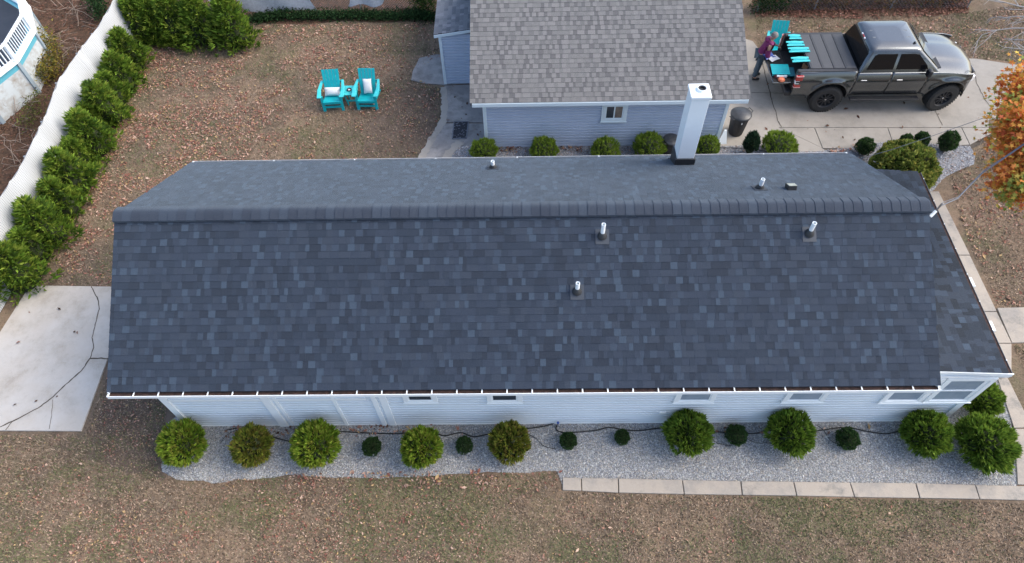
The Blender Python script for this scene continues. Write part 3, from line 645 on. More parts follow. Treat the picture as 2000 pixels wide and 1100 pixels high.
# arborvitae hedge
def arbor_proto(seed):
    r = np.random.default_rng(seed); nf = 620; sub = 7
    z = r.uniform(0, 1, nf)**1.15; a = r.uniform(0, 2*PI, nf); R = (.62*(1-z)**.7+.07)*(1+.26*np.sin(3*a+seed+5*z)+.12*np.sin(7*a+9*z))*r.uniform(.55, 1.12, nf)
    P = np.stack([R*np.cos(a), R*np.sin(a), .08+z*1.5], 1); n = nf*sub; Pb = np.repeat(P, sub, 0)
    d = np.stack([np.cos(a), np.sin(a), np.full(nf, .75)], 1); d = np.repeat(d, sub, 0)+r.normal(0, .42, (n, 3)); d /= np.linalg.norm(d, axis=1, keepdims=True)
    L = r.uniform(.1, .24, n); c = np.repeat(pick([(.12, .205, .024), (.17, .265, .032), (.07, .13, .02), (.24, .31, .045)], nf, None, .3), sub, 0)*r.uniform(.75, 1.25, (n, 1))
    f = bulk('foliage', FR_V, FR_F, Pb+r.normal(0, .02, (n, 3)), rots(np.arctan2(d[:, 1], d[:, 0]), np.arcsin(d[:, 2]), r.uniform(0, PI, n)), np.stack([L, L*.8, L], 1), c, M['needle'])
    COL.objects.unlink(f); return f.data
ARB = [arbor_proto(s) for s in (1, 2, 3, 4)]
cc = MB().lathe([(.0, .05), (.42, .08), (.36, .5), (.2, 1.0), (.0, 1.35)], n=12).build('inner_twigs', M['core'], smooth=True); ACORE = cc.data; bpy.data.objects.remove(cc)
HG = 'arborvitae hedge along the white mesh fence'
hed = [(52, 552, 1.0), (80, 502, .8), (108, 466, .86), (138, 414, .8), (157, 368, .86), (170, 326, .76), (196, 294, .84), (194, 254, .7), (220, 236, .78), (232, 200, .78), (250, 170, .78), (266, 132, .84)]
ordn = ['first', 'second', 'third', 'fourth', 'fifth', 'sixth', 'seventh', 'eighth', 'ninth', 'tenth', 'eleventh', 'twelfth']
for i, (u, v, s) in enumerate(hed):
    p = G(u, v); lb = 'green arborvitae, %s up from the concrete pad along the mesh fence' % ordn[i]
    if i == 0: lb = 'biggest feathery arborvitae standing at the corner of the concrete pad'
    s *= [1, .93, 1.06, .97, 1.08, .9, 1.04, .96, 1.1, .92, 1.03, 1][i]
    e = empty('arborvitae', (p.x, p.y, 0), i*1.3, lb, 'arborvitae', HG); f = meshobj('foliage', ARB[i % 4], e); f.scale = (s, s, s*random.uniform(.92, 1.08)); c = meshobj('inner_twigs', ACORE, e); c.scale = (s,)*3
    t = meshobj('stem', sm_, e); t.location = (0, 0, .25); t.scale = (.5, .5, .3)
HG2 = 'arborvitae row along the back fence'
for i, (u, v, s, lb) in enumerate(((290, 78, .98, 'arborvitae in the back row nearest the mesh fence corner'), (320, 76, .95, 'second arborvitae of back row from the mesh fence corner'), (356, 78, 1.0, 'third arborvitae of back row, yellowish top'), (404, 79, 1.0, 'fourth arborvitae of the back row beside the separate end one'), (466, 86, 1.05, 'right-end arborvitae of back row with pointed top standing apart'))):
    p = G(u, v); e = empty('arborvitae', (p.x, p.y, 0), i*2.1, lb, 'arborvitae', HG2); f = meshobj('foliage', ARB[(i+1) % 4], e); f.scale = (s, s, s*1.05); c = meshobj('inner_twigs', ACORE, e); c.scale = (s,)*3
    t = meshobj('stem', sm_, e); t.location = (0, 0, .25); t.scale = (.5, .5, .3)

# ------------------------------------------------------------------ left mesh fence
fence = empty('mesh_fence', (0, 0, 0), 0, 'white mesh privacy fence sagging along the arborvitae hedge', 'fence')
mm = bpy.data.materials.new('privacy_mesh'); mm.use_nodes = True; N = mm.node_tree.nodes; L = mm.node_tree.links; P = N['Principled BSDF']; P.inputs['Roughness'].default_value = .7
tc = N.new('ShaderNodeTexCoord'); sp_ = N.new('ShaderNodeSeparateXYZ'); L.new(tc.outputs['Object'], sp_.inputs[0])
def cellw(out, f):
    m1 = N.new('ShaderNodeMath'); m1.operation = 'MULTIPLY'; m1.inputs[1].default_value = f; L.new(out, m1.inputs[0])
    m2 = N.new('ShaderNodeMath'); m2.operation = 'PINGPONG'; m2.inputs[1].default_value = 1; L.new(m1.outputs[0], m2.inputs[0])
    m3 = N.new('ShaderNodeMath'); m3.operation = 'GREATER_THAN'; m3.inputs[1].default_value = .55; L.new(m2.outputs[0], m3.inputs[0]); return m3.outputs[0]
a_ = cellw(sp_.outputs[1], 34); b_ = cellw(sp_.outputs[2], 44)
ml = N.new('ShaderNodeMath'); ml.operation = 'MULTIPLY'; L.new(a_, ml.inputs[0]); L.new(b_, ml.inputs[1])
mx = N.new('ShaderNodeMix'); mx.data_type = 'RGBA'; L.new(ml.outputs[0], mx.inputs[0]); mx.inputs[6].default_value = (.52, .535, .55, 1); mx.inputs[7].default_value = (.27, .285, .29, 1); L.new(mx.outputs[2], P.inputs['Base Color'])
topx = [(226,-6),(192,52),(161,91),(148,109),(112,161),(90,224),(71,262),(40,326),(0,386),(-60,486),(-130,600)]
FXB = G(252, 42).x
rowsT = []; rowsB = []; FL = []
# fence line on the ground, runs nearly straight
gA = G(243, 2); gB = G(255, 42); gC = G(28, 460); gD = G(-60, 640)
base_line = []
for i, (u, v) in enumerate(topx):
    t = G(u, v, 1.62); base_line.append(Vector((t.x+.10, t.y-.02, 0)))
bl = base_line
rowsF = []
def interp(pts, n):
    out = []
    for a, b in zip(pts, pts[1:]):
        for k in range(n): out.append(a.lerp(b, k/n))
    out.append(pts[-1]); return out
tops = interp([Vector((*(G(u, v, 1.62)[:2]), 1.62)) for u, v in topx], 6)
s0 = bl[0]; s1 = bl[-1]
for j in range(9):
    t = j/8; row = []
    for i, tp in enumerate(tops):
        k = i/(len(tops)-1); lin = s0.lerp(s1, k); bx_ = .5*(tp.x)+.5*lin.x+.12; b = Vector((bx_, tp.y-.05, .03))
        q = b.lerp(tp, t); q.x += .05*math.sin(PI*t)*math.sin(i*.9)+.02*math.sin(i*2.3+j); q.z += .02*math.sin(i*1.7)*t; row.append(q)
    rowsF.append(row)
MB().grid(rowsF).build('mesh_fabric', mm, fence, smooth=True)
for i in range(0, len(tops), 8):
    tp = tops[i]; MB().tube([(tp.x-.06, tp.y, 0), (tp.x-.06, tp.y, 1.6)], .03, 8).build('post', M['steel'], fence)
MB().tube([(p.x-.03, p.y, p.z-.03) for p in tops], .012, 6).build('top_wire', M['steel'], fence)
# back chain-link fence with fabric remnants
bf = empty('chain_link_fence', (0, 0, 0), 0, 'rusty chain-link fence with torn white fabric behind the back lawn', 'fence')
YBF = G(620, 24).y
xa, xb = G(262, 10).x, G(860, 10).x
def chainlink(mb, x0, x1, y, z0, z1, s=.09, r=.0035):
    n = int((x1-x0)/s)
    hgt = z1-z0
    for k in range(-int(hgt/s), n):
        for sg in (1, -1):
            a = x0+k*s; p0 = [a if sg > 0 else a+hgt, z0]; p1 = [a+hgt if sg > 0 else a, z1]
            A = Vector((p0[0], y, p0[1])); B = Vector((p1[0], y, p1[1]))
            d = B-A; lo_, hi_ = 0., 1.
            for bound, sign in ((x0, 1), (x1, -1)):
                f0 = sign*(A.x-bound); f1 = sign*(B.x-bound)
                if f0 < 0 and f1 < 0: lo_ = 2
                elif f0 < 0: lo_ = max(lo_, f0/(f0-f1))
                elif f1 < 0: hi_ = min(hi_, f0/(f0-f1))
            if lo_ < hi_: mb.tube([A+d*lo_, A+d*hi_], r, 3, cap=False)
mb = MB(); chainlink(mb, xa, xb, YBF, .05, 1.3); mb.build('wire_mesh', M['steel'], bf, fixn=False)
k = 0
for x_ in np.linspace(xa, xb, 5): MB().tube([(x_, YBF+.04, 0), (x_, YBF+.04, 1.45)], .03, 8).build('post', M['steel'], bf)
MB().tube([(xa, YBF+.03, 1.3), (xb, YBF+.03, 1.3)], .02, 6).build('top_rail', M['steel'], bf)
MF = mat('torn_fabric', (.62, .63, .66), (.48, .48, .5), 14, .8, bump=.3)
for (u0, u1, z0, z1) in ((414, 452, .0, 1.3), (473, 614, .08, 1.3), (684, 752, .25, 1.25), (756, 800, .55, 1.25)):
    x0 = onY(u0, 15, YBF).x; x1 = onY(u1, 15, YBF).x
    rows = [[(x0+(x1-x0)*i/10+(.08*math.sin(j*1.3+u0) if i in (0, 10) else 0), YBF-.03-.03*math.sin(i*1.1+j*.6), z0+(z1-z0)*j/6+.06*math.sin(i*.8+u0)*(1-j/6)) for i in range(11)] for j in range(7)]
    MB().grid(rows).build('fabric_remnant', MF, bf, smooth=True)
rf = empty('chain_link_fence', (0, 0, 0), 0, 'bare chain-link fence posts in brown brush behind the pickup', 'fence')
YR2 = G(1700, 20).y; xa, xb = onY(1475, 10, YR2).x, onY(1890, 10, YR2).x
mb = MB(); chainlink(mb, xa, xb, YR2, .05, 1.2, .11, .003); mb.build('wire_mesh', M['steel'], rf, fixn=False)
for u in (1480, 1590, 1738, 1886): p = onY(u, 22, YR2); MB().tube([(p.x, YR2+.04, 0), (p.x, YR2+.04, 1.4)], .03, 8).build('post', M['steel'], rf)
MB().tube([(xa, YR2+.03, 1.2), (xb, YR2+.03, 1.2)], .02, 6).build('top_rail', M['steel'], rf)
# ivy and brush along the back
def ground_foliage(name, pts, hgt, rad, n, cols, size, label, cat, seed, mat_=None, updir=.6, wide=1.2):
    r = np.random.default_rng(seed); pts = np.array([(p[0], p[1]) for p in pts]); idx = r.integers(0, len(pts)-1, n); t = r.uniform(0, 1, (n, 1))
    c = pts[idx]*(1-t)+pts[idx+1]*t; off = r.normal(0, rad*.5, (n, 2)); zz = np.abs(r.uniform(0, 1, n))**.7*hgt*(.6+.4*vnoise(c, 1.3, seed))
    P = np.concatenate([c+off, zz[:, None]], 1); yaw = r.uniform(0, 2*PI, n); pit = r.normal(updir*.5, .5, n); L = size*r.uniform(.6, 1.4, n)
    o = bulk(name, FR_V, FR_F, P, rots(yaw, pit, r.uniform(0, PI, n)*.6), np.stack([L, L*wide, L], 1), pick(cols, n, None, .35), M['needle'])
    return tag(o, label, cat, kind='stuff')
IVY = [(.025, .06, .02), (.04, .09, .03), (.015, .035, .013)]
ground_foliage('ivy', px([(490, 42), (560, 36), (640, 36), (720, 36), (800, 36), (846, 38)]), .30, .25, 9000, IVY, .09, 'dark green ivy spreading along the foot of the back fence', 'ivy', 41)
ground_foliage('ivy', px([(810, 25), (846, 25)]), 1.5, .3, 2500, [(.05, .1, .02), (.07, .13, .03), (.03, .06, .015)], .09, 'taller green climber beside the shed roof', 'climber', 42)
ground_foliage('ivy', px([(1470, 22), (1535, 18)]), 1.0, .3, 2200, IVY, .09, 'dark green ivy clump behind the turquoise chair', 'ivy', 43)
ground_foliage('brush', px([(1540, 12), (1640, 10), (1760, 8), (1885, 6)]), .7, .4, 6000, [(.13, .08, .045), (.09, .06, .035), (.19, .12, .05), (.1, .09, .035), (.22, .1, .06)], .1, 'brown autumn brush along the fence behind the pickup', 'brush', 44)
ground_foliage('brush', px([(195, 5), (205, 45)]), 1.0, .3, 1800, IVY, .09, 'dark green ivy clump behind the top of the mesh fence', 'ivy', 45)
ground_foliage('brush', px([(100, 95), (115, 120), (105, 150), (95, 165)]), .9, .35, 2600, [(.17, .16, .04), (.1, .12, .03), (.26, .22, .05), (.15, .09, .05), (.3, .22, .03)], .09, 'yellow-green autumn brush between the pool and the mesh fence', 'brush', 46)
ground_foliage('brush', px([(60, 260), (85, 200)]), .5, .3, 700, [(.15, .17, .04), (.1, .12, .03), (.12, .08, .05)], .08, 'sparse greenish weeds at the foot of the mesh fence', 'weeds', 47)
# dry twigs left of the fence
tw = MB(); rr = random.Random(5)
for k in range(70):
    u, v = rr.uniform(70, 190), rr.uniform(0, 150)
    if rr.random() < .35: u, v = rr.uniform(20, 110), rr.uniform(180, 330)
    p = G(u, v); a = rr.uniform(0, 6.3); L_ = rr.uniform(.5, 1.5); q = [p+Vector((math.cos(a+.25*i*rr.uniform(-1, 1))*L_*i/4, math.sin(a)*L_*i/4, .1+.25*math.sin(i)*rr.random()+.12*i)) for i in range(5)]
    tw.tube(q, [.010, .009, .007, .005, .003], 4)
tag(tw.build('twigs', mat('dry_twig', (.24, .18, .14), (.34, .27, .22), 9, .9)), 'tangle of dry bare twigs on the leaf litter left of fence', 'twigs', kind='stuff')

# ------------------------------------------------------------------ above-ground pool
pool = empty('swimming_pool', (0, 0, 0), 0, 'above-ground pool with white railing and dark cover at the left corner', 'pool')
WH = 1.25
A = G(75, 83); B = G(57, 169); C0 = G(0, 216)
inn = [Vector((*G(u, v, WH)[:2], 0)) for u, v in ((25, -45), (54, 30), (64, 66), (33, 124), (-14, 152), (-120, 160))]
pa, pb, pd = [Vector((*G(u, v, WH)[:2], 0)) for u, v in ((65, 62), (32, 120), (28, -6))]
ax, ay, bx_, by_, dx_, dy_ = pa.x, pa.y, pb.x, pb.y, pd.x, pd.y
D_ = 2*(ax*(by_-dy_)+bx_*(dy_-ay)+dx_*(ay-by_))
ctr = Vector((((ax*ax+ay*ay)*(by_-dy_)+(bx_*bx_+by_*by_)*(dy_-ay)+(dx_*dx_+dy_*dy_)*(ay-by_))/D_, ((ax*ax+ay*ay)*(dx_-bx_)+(bx_*bx_+by_*by_)*(ax-dx_)+(dx_*dx_+dy_*dy_)*(bx_-ax))/D_, 0))
R_ = (pa-ctr).length; aA = math.atan2(pa.y-ctr.y, pa.x-ctr.x); aB = math.atan2(pb.y-ctr.y, pb.x-ctr.x); st_ = (aB-aA+PI) % (2*PI)-PI
nseg = max(8, int(round(2*PI/abs(st_)))); st_ = math.copysign(2*PI/nseg, st_); print('POOL', R_, nseg)
ring = [ctr+Vector((R_*math.cos(aA+st_*k), R_*math.sin(aA+st_*k), 0)) for k in range(nseg)]
if st_ < 0: ring = ring[::-1]
PW = mat('pool_wall', (.55, .6, .62), (.3, .25, .2), 3.5, .5, ramp=(.45, .75), detail=6); PB = mat('pool_blue', (.12, .42, .52), rough=.4)
MB().add and None
mb = MB(); mb.prism([p for p in ring], (0, 0, WH-.25)); mb.build('pool_wall', PW, pool)
mb = MB(); mb.prism([p+Vector((0, 0, WH-.249)) for p in ring], (0, 0, .2)); mb.build('wall_band', PB, pool)
mb = MB(); mb.prism([ctr+(p-ctr)*.93+Vector((0, 0, WH-.03)) for p in ring], (0, 0, .02)); mb.build('pool_cover', mat('pool_cover', (.02, .024, .034), (.03, .034, .045), 3, .6), pool)
for k in range(nseg):
    a, b = ring[k], ring[(k+1) % nseg]; zz = Vector((0, 0, 1))
    MB().beam(a+zz*WH, b+zz*WH, .17, .05).build('top_ledge', M['white'], pool)
    MB().beam(a+zz*(WH+.62), b+zz*(WH+.62), .08, .05).build('hand_rail', M['white'], pool)
    MB().beam(a+zz*(WH+.10), b+zz*(WH+.10), .05, .04).build('bottom_rail', M['white'], pool)
    MB().box(a+zz*(WH+.33), (.09, .09, .66)).build('rail_post', M['white'], pool)
    d = (a-ctr).normalized(); MB().beam(a+d*.02, a+d*.02+zz*WH, .12, .06, upv=d).build('wall_post', mat('wp', (.3, .37, .42), rough=.5) if k == 0 else bpy.data.materials['wp'], pool)
    for j in range(1, 12):
        q = a.lerp(b, j/12); MB().box(q+zz*(WH+.35), (.028, .028, .5)).build('baluster', M['white'], pool)

# ------------------------------------------------------------------ adirondack chairs
def chair(name, loc, rz, label, pillow=None):
    t = empty(name, loc, rz, label, 'chair', 'turquoise slatted garden chairs')
    T_ = M['teal']
    # faces -Y
    for sx in (-1, 1):
        MB().beam((sx*.29, -.40, .0), (sx*.29, -.36, .56), .03, .09, (1, 0, 0)).build('front_leg', T_, t, bevel=.004)
        MB().prism([(sx*.265-.014, -.40, .36), (sx*.265-.014, -.40, .27), (sx*.265-.014, .52, .0), (sx*.265-.014, .60, .0), (sx*.265-.014, .20, .2)], (.028, 0, 0)).build('rear_leg', T_, t, bevel=.003)
        xo = sx*.34
        MB().prism([(xo-.07, -.45, .56), (xo+.07, -.45, .56), (xo+sx*.03+.06, -.1, .58), (xo-.02*sx+.05, .30, .62), (xo-.02*sx-.02, .30, .62), (xo+sx*.03-.05, -.1, .58)], (0, 0, .022)).build('arm', M['pale_teal'], t, bevel=.003)
    for k in range(6):
        y = -.40+k*.088; z = .365-.26*(k*.088)
        MB().box((0, y, z), (.54, .078, .02), Euler((-.26, 0, 0)).to_matrix()).build('seat_slat', T_, t, bevel=.003)
    u_ = Vector((0, .42, .9)).normalized()
    for k in range(5):
        x_ = (k-2)*.105; Lb = .82+.0*abs(k-2)
        MB().beam(Vector((x_*.92, .04, .24)), Vector((x_*1.03, .04, .24))+u_*Lb, .096, .02, (0, -.9, .42)).build('back_slat', T_, t, bevel=.003)
    MB().box((0, .30, .58), (.62, .03, .07)).build('back_brace', T_, t)
    MB().box((0, -.37, .14), (.55, .025, .07)).build('stretcher', T_, t)
    MB().box((0, -.42, .33), (.56, .025, .08)).build('front_apron', T_, t)
    return t
def pillow(loc, wd, hg, label, rx=1.1):
    rows = []
    n = 10
    def bulge(s, t): return .07*(max(0, (1-s*s)*(1-t*t)))**.45
    top = [[(s*wd/2*(1-.05*(1-t*t)), t*hg/2*(1-.05*(1-s*s)), bulge(s, t)) for s in np.linspace(-1, 1, n)] for t in np.linspace(-1, 1, n)]
    bot = [[(p[0], p[1], -p[2]) for p in r] for r in top]
    o = MB().grid(top).grid(bot).build('pillow', M['cloth'], smooth=True); o.location = loc; o.rotation_euler = (rx, 0, 0); tag(o, label, 'pillow', 'white pillows on the lawn chairs'); return o
cl = G(650, 200, .2); cr_ = G(719, 197, .2)
cA = Vector((G(652, 216, 0).x, G(652, 216).y+.38, 0)); cB = Vector((G(720, 214, 0).x, G(720, 214).y+.38, 0))
chair('adirondack_chair', cA, .06, 'left turquoise garden chair on lawn with pillow lying wide')
chair('adirondack_chair', cB, -.03, 'right turquoise garden chair on lawn with upright pillow')
pillow(cA+Vector((.0, .0, .44)), .50, .26, 'wide white pillow lying on the left lawn chair', 1.0)
pillow(cB+Vector((.02, .06, .56)), .27, .46, 'tall white pillow upright on the right lawn chair', 1.1)
tb = (cA+cB)/2+Vector((.02, .0, 0)); st = empty('side_table', tb, .02, 'small turquoise side table between the two lawn chairs', 'table')
for k in range(4): MB().box((0, -.17+k*.112, .46), (.44, .105, .02)).build('top_slat', M['pale_teal'], st, bevel=.003)
for sx in (-1, 1):
    for sy_ in (-1, 1): MB().beam((sx*.13, sy_*.14, 0), (sx*.19, sy_*.14, .45), .03, .05, (0, 1, 0)).build('leg', M['teal'], st)
for sy_ in (-1, 1): MB().box((0, sy_*.14, .17), (.3, .025, .05)).build('stretcher', M['teal'], st)
at = empty('ashtray', tb+Vector((-.03, .0, .472)), 0, 'black round ashtray on the turquoise side table', 'ashtray')
MB().lathe([(.0, .005), (.04, .006), (.052, .035), (.075, .035), (.07, .0), (0, 0)], n=18).build('bowl', M['black'], at, smooth=True); MB().lathe([(0, .012), (.035, .012), (.03, .007)], n=12).build('ash', M['cloth'], at)
pk = G(1514, 112)
pc = chair('adirondack_chair', (pk.x, pk.y+.2, 0), -.12, 'turquoise garden chair standing beyond the open tailgate')
# ------------------------------------------------------------------ trash cans and garage side bits
def trash(loc, s, label, tilt=0):
    t = empty('trash_can', loc, .5, label, 'trash can'); t.rotation_euler = (tilt, 0, .5)
    MB().lathe([(0, .0), (.2*s, .0), (.21*s, .03*s), (.275*s, .68*s), (.29*s, .68*s), (.29*s, .71*s), (.26*s, .71*s)], n=26).build('can', M['black'], t, smooth=False)
    MB().lathe([(.305*s, .69*s), (.31*s, .735*s), (.28*s, .76*s), (.14*s, .80*s), (.0, .81*s)], n=26).build('lid', mat('lid_grey', (.03, .032, .035), (.05, .052, .056), 9, .4) if 'lid_grey' not in bpy.data.materials else bpy.data.materials['lid_grey'], t, smooth=True)
    for a in (0, PI): MB().tube([(math.cos(a)*.3*s, -.09*s, .70*s), (math.cos(a)*.37*s, -.08*s, .74*s), (math.cos(a)*.37*s, .08*s, .74*s), (math.cos(a)*.3*s, .09*s, .70*s)], .012, 6).build('handle', M['black'], t)
    for k in range(8):
        a = k*PI/4+.2; MB().beam((.215*s*math.cos(a), .215*s*math.sin(a), .05*s), (.272*s*math.cos(a), .272*s*math.sin(a), .64*s), .02, .012, (math.cos(a), math.sin(a), 0)).build('rib', M['black'], t)
    return t
p = G(1437, 266); tcan = trash((p.x, p.y+.13, .03), 1.0, 'black round trash can with grey lid on the driveway by the garage')
MB().box((-.11, -.235, .58), (.05, .012, .07)).build('sticker', M['white'], tcan)
p = G(1306, 303); trash((p.x, p.y+.05, .0), .8, 'black bin half hidden behind the white chimney')
p = G(1412, 283); sb = MB().prism([(p.x-.16, p.y, .03), (p.x+.10, p.y, .03), (p.x+.05, p.y+.16, .42), (p.x-.02, p.y+.16, .42)], (0, .03, .01)).build('splash_board', M['white']); tag(sb, 'white tapered splash board leaning at the garage corner', 'splash board')
# patterned mat
q = [G(u, v, .032) for u, v in ((887, 238), (915, 238), (911, 271), (883, 272))]
mt = bpy.data.materials.new('mat_pattern'); mt.use_nodes = True; N = mt.node_tree.nodes; L = mt.node_tree.links; P = N['Principled BSDF']; P.inputs['Roughness'].default_value = .9
tc = N.new('ShaderNodeTexCoord'); vr = N.new('ShaderNodeTexVoronoi'); vr.inputs['Scale'].default_value = 14; L.new(tc.outputs['Object'], vr.inputs['Vector']); rp = N.new('ShaderNodeValToRGB')
rp.color_ramp.elements[0].color = (.13, .13, .15, 1); rp.color_ramp.elements[0].position = .25; rp.color_ramp.elements[1].color = (.025, .026, .032, 1); rp.color_ramp.elements[1].position = .4; L.new(vr.outputs['Distance'], rp.inputs[0]); L.new(rp.outputs[0], P.inputs['Base Color'])
dm = tag(empty('doormat', q[3], 0, 'dark patterned mat on the grey patio beside the garage', 'mat'))
rel = [p_-q[3] for p_ in q]
MB().prism([rel[3], rel[2], rel[1], rel[0]], (0, 0, .012)).build('mat_field', mt, dm)
for a, b in zip(rel, rel[1:]+rel[:1]): MB().beam(a.lerp(b, .04)+Vector((0, 0, .012)), b.lerp(a, .04)+Vector((0, 0, .012)), .03, .012).build('border', M['grey'], dm)

# ------------------------------------------------------------------ cables
def hose(pts, r, label, z=.03, cat='hose'):
    P_ = [Vector((*G(u, v)[:2], z)) for u, v in pts]; out = []
    for i in range(len(P_)-1):
        p0, p1, p2, p3 = P_[max(i-1, 0)], P_[i], P_[i+1], P_[min(i+2, len(P_)-1)]
        for k in range(5):
            t = k/5; out.append(.5*((2*p1)+(-p0+p2)*t+(2*p0-5*p1+4*p2-p3)*t*t+(-p0+3*p1-3*p2+p3)*t**3))
    out.append(P_[-1]); o = MB().tube(out, r, 6).build('garden_hose', M['rubber'], smooth=True); return tag(o, label, cat)
hose([(440,842),(480,838),(560,862),(600,862),(640,844),(700,846),(770,848),(840,845),(868,852),(900,846),(925,854),(960,848),(1015,840),(1060,834),(1087,826)], .014, 'black drip hose winding from left shrubs to the spigot at the wall')
hose([(1087,832),(1088,842),(1110,846),(1160,842),(1190,836),(1215,840),(1250,842),(1310,836),(1390,844),(1470,848),(1500,842),(1560,846),(1600,842),(1650,836),(1700,845),(1735,848),(1775,836)], .014, 'black drip hose winding from the spigot to the right corner shrub')
for pts, lb in (([(1028,848),(1045,856),(1062,872),(1085,878)], 'thin black dripper line curling right of the yellow-olive shrub'), ([(1390,846),(1392,860),(1405,868),(1428,872)], 'thin black dripper line looping to the dark shrub by the third window'), ([(1595,832),(1608,842),(1618,858),(1632,868)], 'thin black dripper line looping to the dark ball shrub near the corner'), ([(430,868),(445,850),(470,840),(500,842)], 'thin black dripper line left of the olive shrub'), ([(1450,852),(1475,866),(1505,866)], 'thin black dripper line right of the dark shrub before fourth window')):
    hose(pts, .006, lb)
hose([(1404,292),(1440,292),(1475,295),(1500,300)], .008, 'thin black drip line on gravel beside the trash can', .06)
p = WL(1090, 826, WY-.08); sg = empty('spigot', (p.x, WY-.08, .12), 0, 'small blue-handled spigot at the foot of the long wall', 'spigot')
MB().tube([(0, .07, 0), (0, -.03, 0), (0, -.06, -.05)], .015, 8).build('body', M['grey'], sg); MB().lathe([(0, .03), (.03, .03), (.03, .045), (0, .045)], n=10).build('handle', mat('blue_handle', (.03, .08, .3), rough=.4), sg)
def cable(pts, r, label):
    o = MB().tube(pts, r, 6).build('overhead_cable', M['grey'], smooth=True); return tag(o, label, 'cable')
A = onplane(1822, 417, (0, YR, ZR), Vector((0, 0, 1)))
cp_ = [G(1822, 417, 4.1), G(1838, 402, 4.12), G(1870, 388, 4.15), G(1895, 362, 4.25), G(1920, 337, 4.4), G(1960, 310, 4.65), G(2030, 262, 5.1), G(2200, 150, 6.2)]
cable([p+Vector((0, 0, 0)) for p in cp_], .014, 'twisted grey service cable from the roof ridge to the maple side')
cable([p+Vector((.03, .04, .03+.03*math.sin(i*2))) for i, p in enumerate(cp_)], .007, 'thin bare wire twisted alongside the grey service cable')
sm2 = empty('service_mast', G(1822, 417, 4.1), 0, 'white cable clamp with insulator at the right end of roof ridge', 'cable clamp')
MB().tube([(-.03, -.03, -.06), (.06, .04, .03)], .03, 8).build('insulator', M['white'], sm2); MB().tube([(.05, .03, .02), (.15, .13, .05), (.22, .2, .06)], .018, 6).build('clamp', M['black'], sm2)
cable([G(1672, 312, 2.5), G(1740, 293, 2.7), G(1817, 267, 3.0), G(1934, 226, 3.5), G(2060, 178, 4.2)], .007, 'thin dark wire crossing above the walkway from the rear eave')

# ------------------------------------------------------------------ maple at the right edge
mp_ = empty('maple_tree', (*G(2130, 330)[:2], 0), 0, 'autumn maple with orange and red leaves reaching in at right edge', 'tree'); base = Vector(mp_.location)
tr_ = MB(); crown_pts = []
tr_.tube([(0, 0, 0), (.05, 0, 1.2), (0, .05, 2.4), (.1, 0, 4), (.1, .1, 6.5)], [.17, .14, .12, .08, .03], 10)
MBr = MB(); rr = random.Random(3)
targets = [(1986, 195, 4.6), (2004, 160, 4.8), (1978, 250, 4.6), (1992, 300, 4.5), (1978, 345, 4.3), (1990, 362, 4.2), (2005, 230, 4.9), (2020, 320, 4.6), (1992, 265, 4.4), (2040, 180, 5), (2060, 280, 5), (2050, 370, 4.4)]
for (u, v, z) in targets:
    e = G(u, v, z)-base; s_ = Vector((.05, .0, rr.uniform(1.8, 3.2))); m_ = s_.lerp(e, .5)+Vector((0, 0, .3)); MBr.tube([s_, m_, e], [.05, .03, .008], 6)
    crown_pts.append(e)
    for k in range(4):
        q = m_.lerp(e, rr.uniform(.2, 1)); MBr.tube([q, q+Vector((rr.uniform(-.4, .3), rr.uniform(-.4, .4), rr.uniform(-.1, .3)))], [.012, .004], 4)
tr_.build('trunk', M['bark'], mp_, smooth=True); MBr.build('limbs', M['bark'], mp_, smooth=True)
cp2 = np.array([tuple(c) for c in crown_pts]); n = 8200; ci = RNG.integers(0, len(cp2), n); P_ = cp2[ci]+RNG.normal(0, 1, (n, 3))*np.array([.2, .24, .2])
wx = P_[:, 0]+base.x; wy_ = P_[:, 1]+base.y
LC = np.array([(.72, .25, .06), (.76, .38, .07), (.60, .15, .06), (.70, .50, .09), (.38, .36, .07), (.24, .30, .06)])
nz = vnoise(P_[:, :2], 2.6, 5)
prob = np.where(nz > .62, 1, 0)[:, None]; idx = np.where(RNG.random(n) < .12+.75*(nz > .55), RNG.choice([3, 4, 5], n), RNG.choice([0, 1, 2, 1, 0], n))
colr = LC[idx]*RNG.uniform(.7, 1.25, (n, 1)); L_ = RNG.uniform(.07, .12, n)
LFV = np.array([(-.5,0,0),(-.12,.28,.06),(.1,.55,.0),(.25,.2,.05),(.6,0,-.03),(.25,-.2,.05),(.1,-.55,0),(-.12,-.28,.06)]); LFF = [(0,1,3,4),(1,2,3,3),(0,4,5,7),(5,6,7,7)]
st_ = [(0, 0, .04)]+[((.62 if k % 2 == 0 else .27)*math.cos(k*PI/5), (.62 if k % 2 == 0 else .27)*math.sin(k*PI/5), -.03 if k % 2 == 0 else .03) for k in range(10)]
LFV = np.array(st_)
bulk('leaves', LFV, [(0, 1+(k-1) % 10, 1+k, 1+(k+1) % 10) for k in range(0, 10, 2)], P_, rots(RNG.uniform(0, 6.28, n), RNG.normal(0, .5, n), RNG.normal(0, .6, n)), np.stack([L_]*3, 1), colr, M['leaf'], mp_)
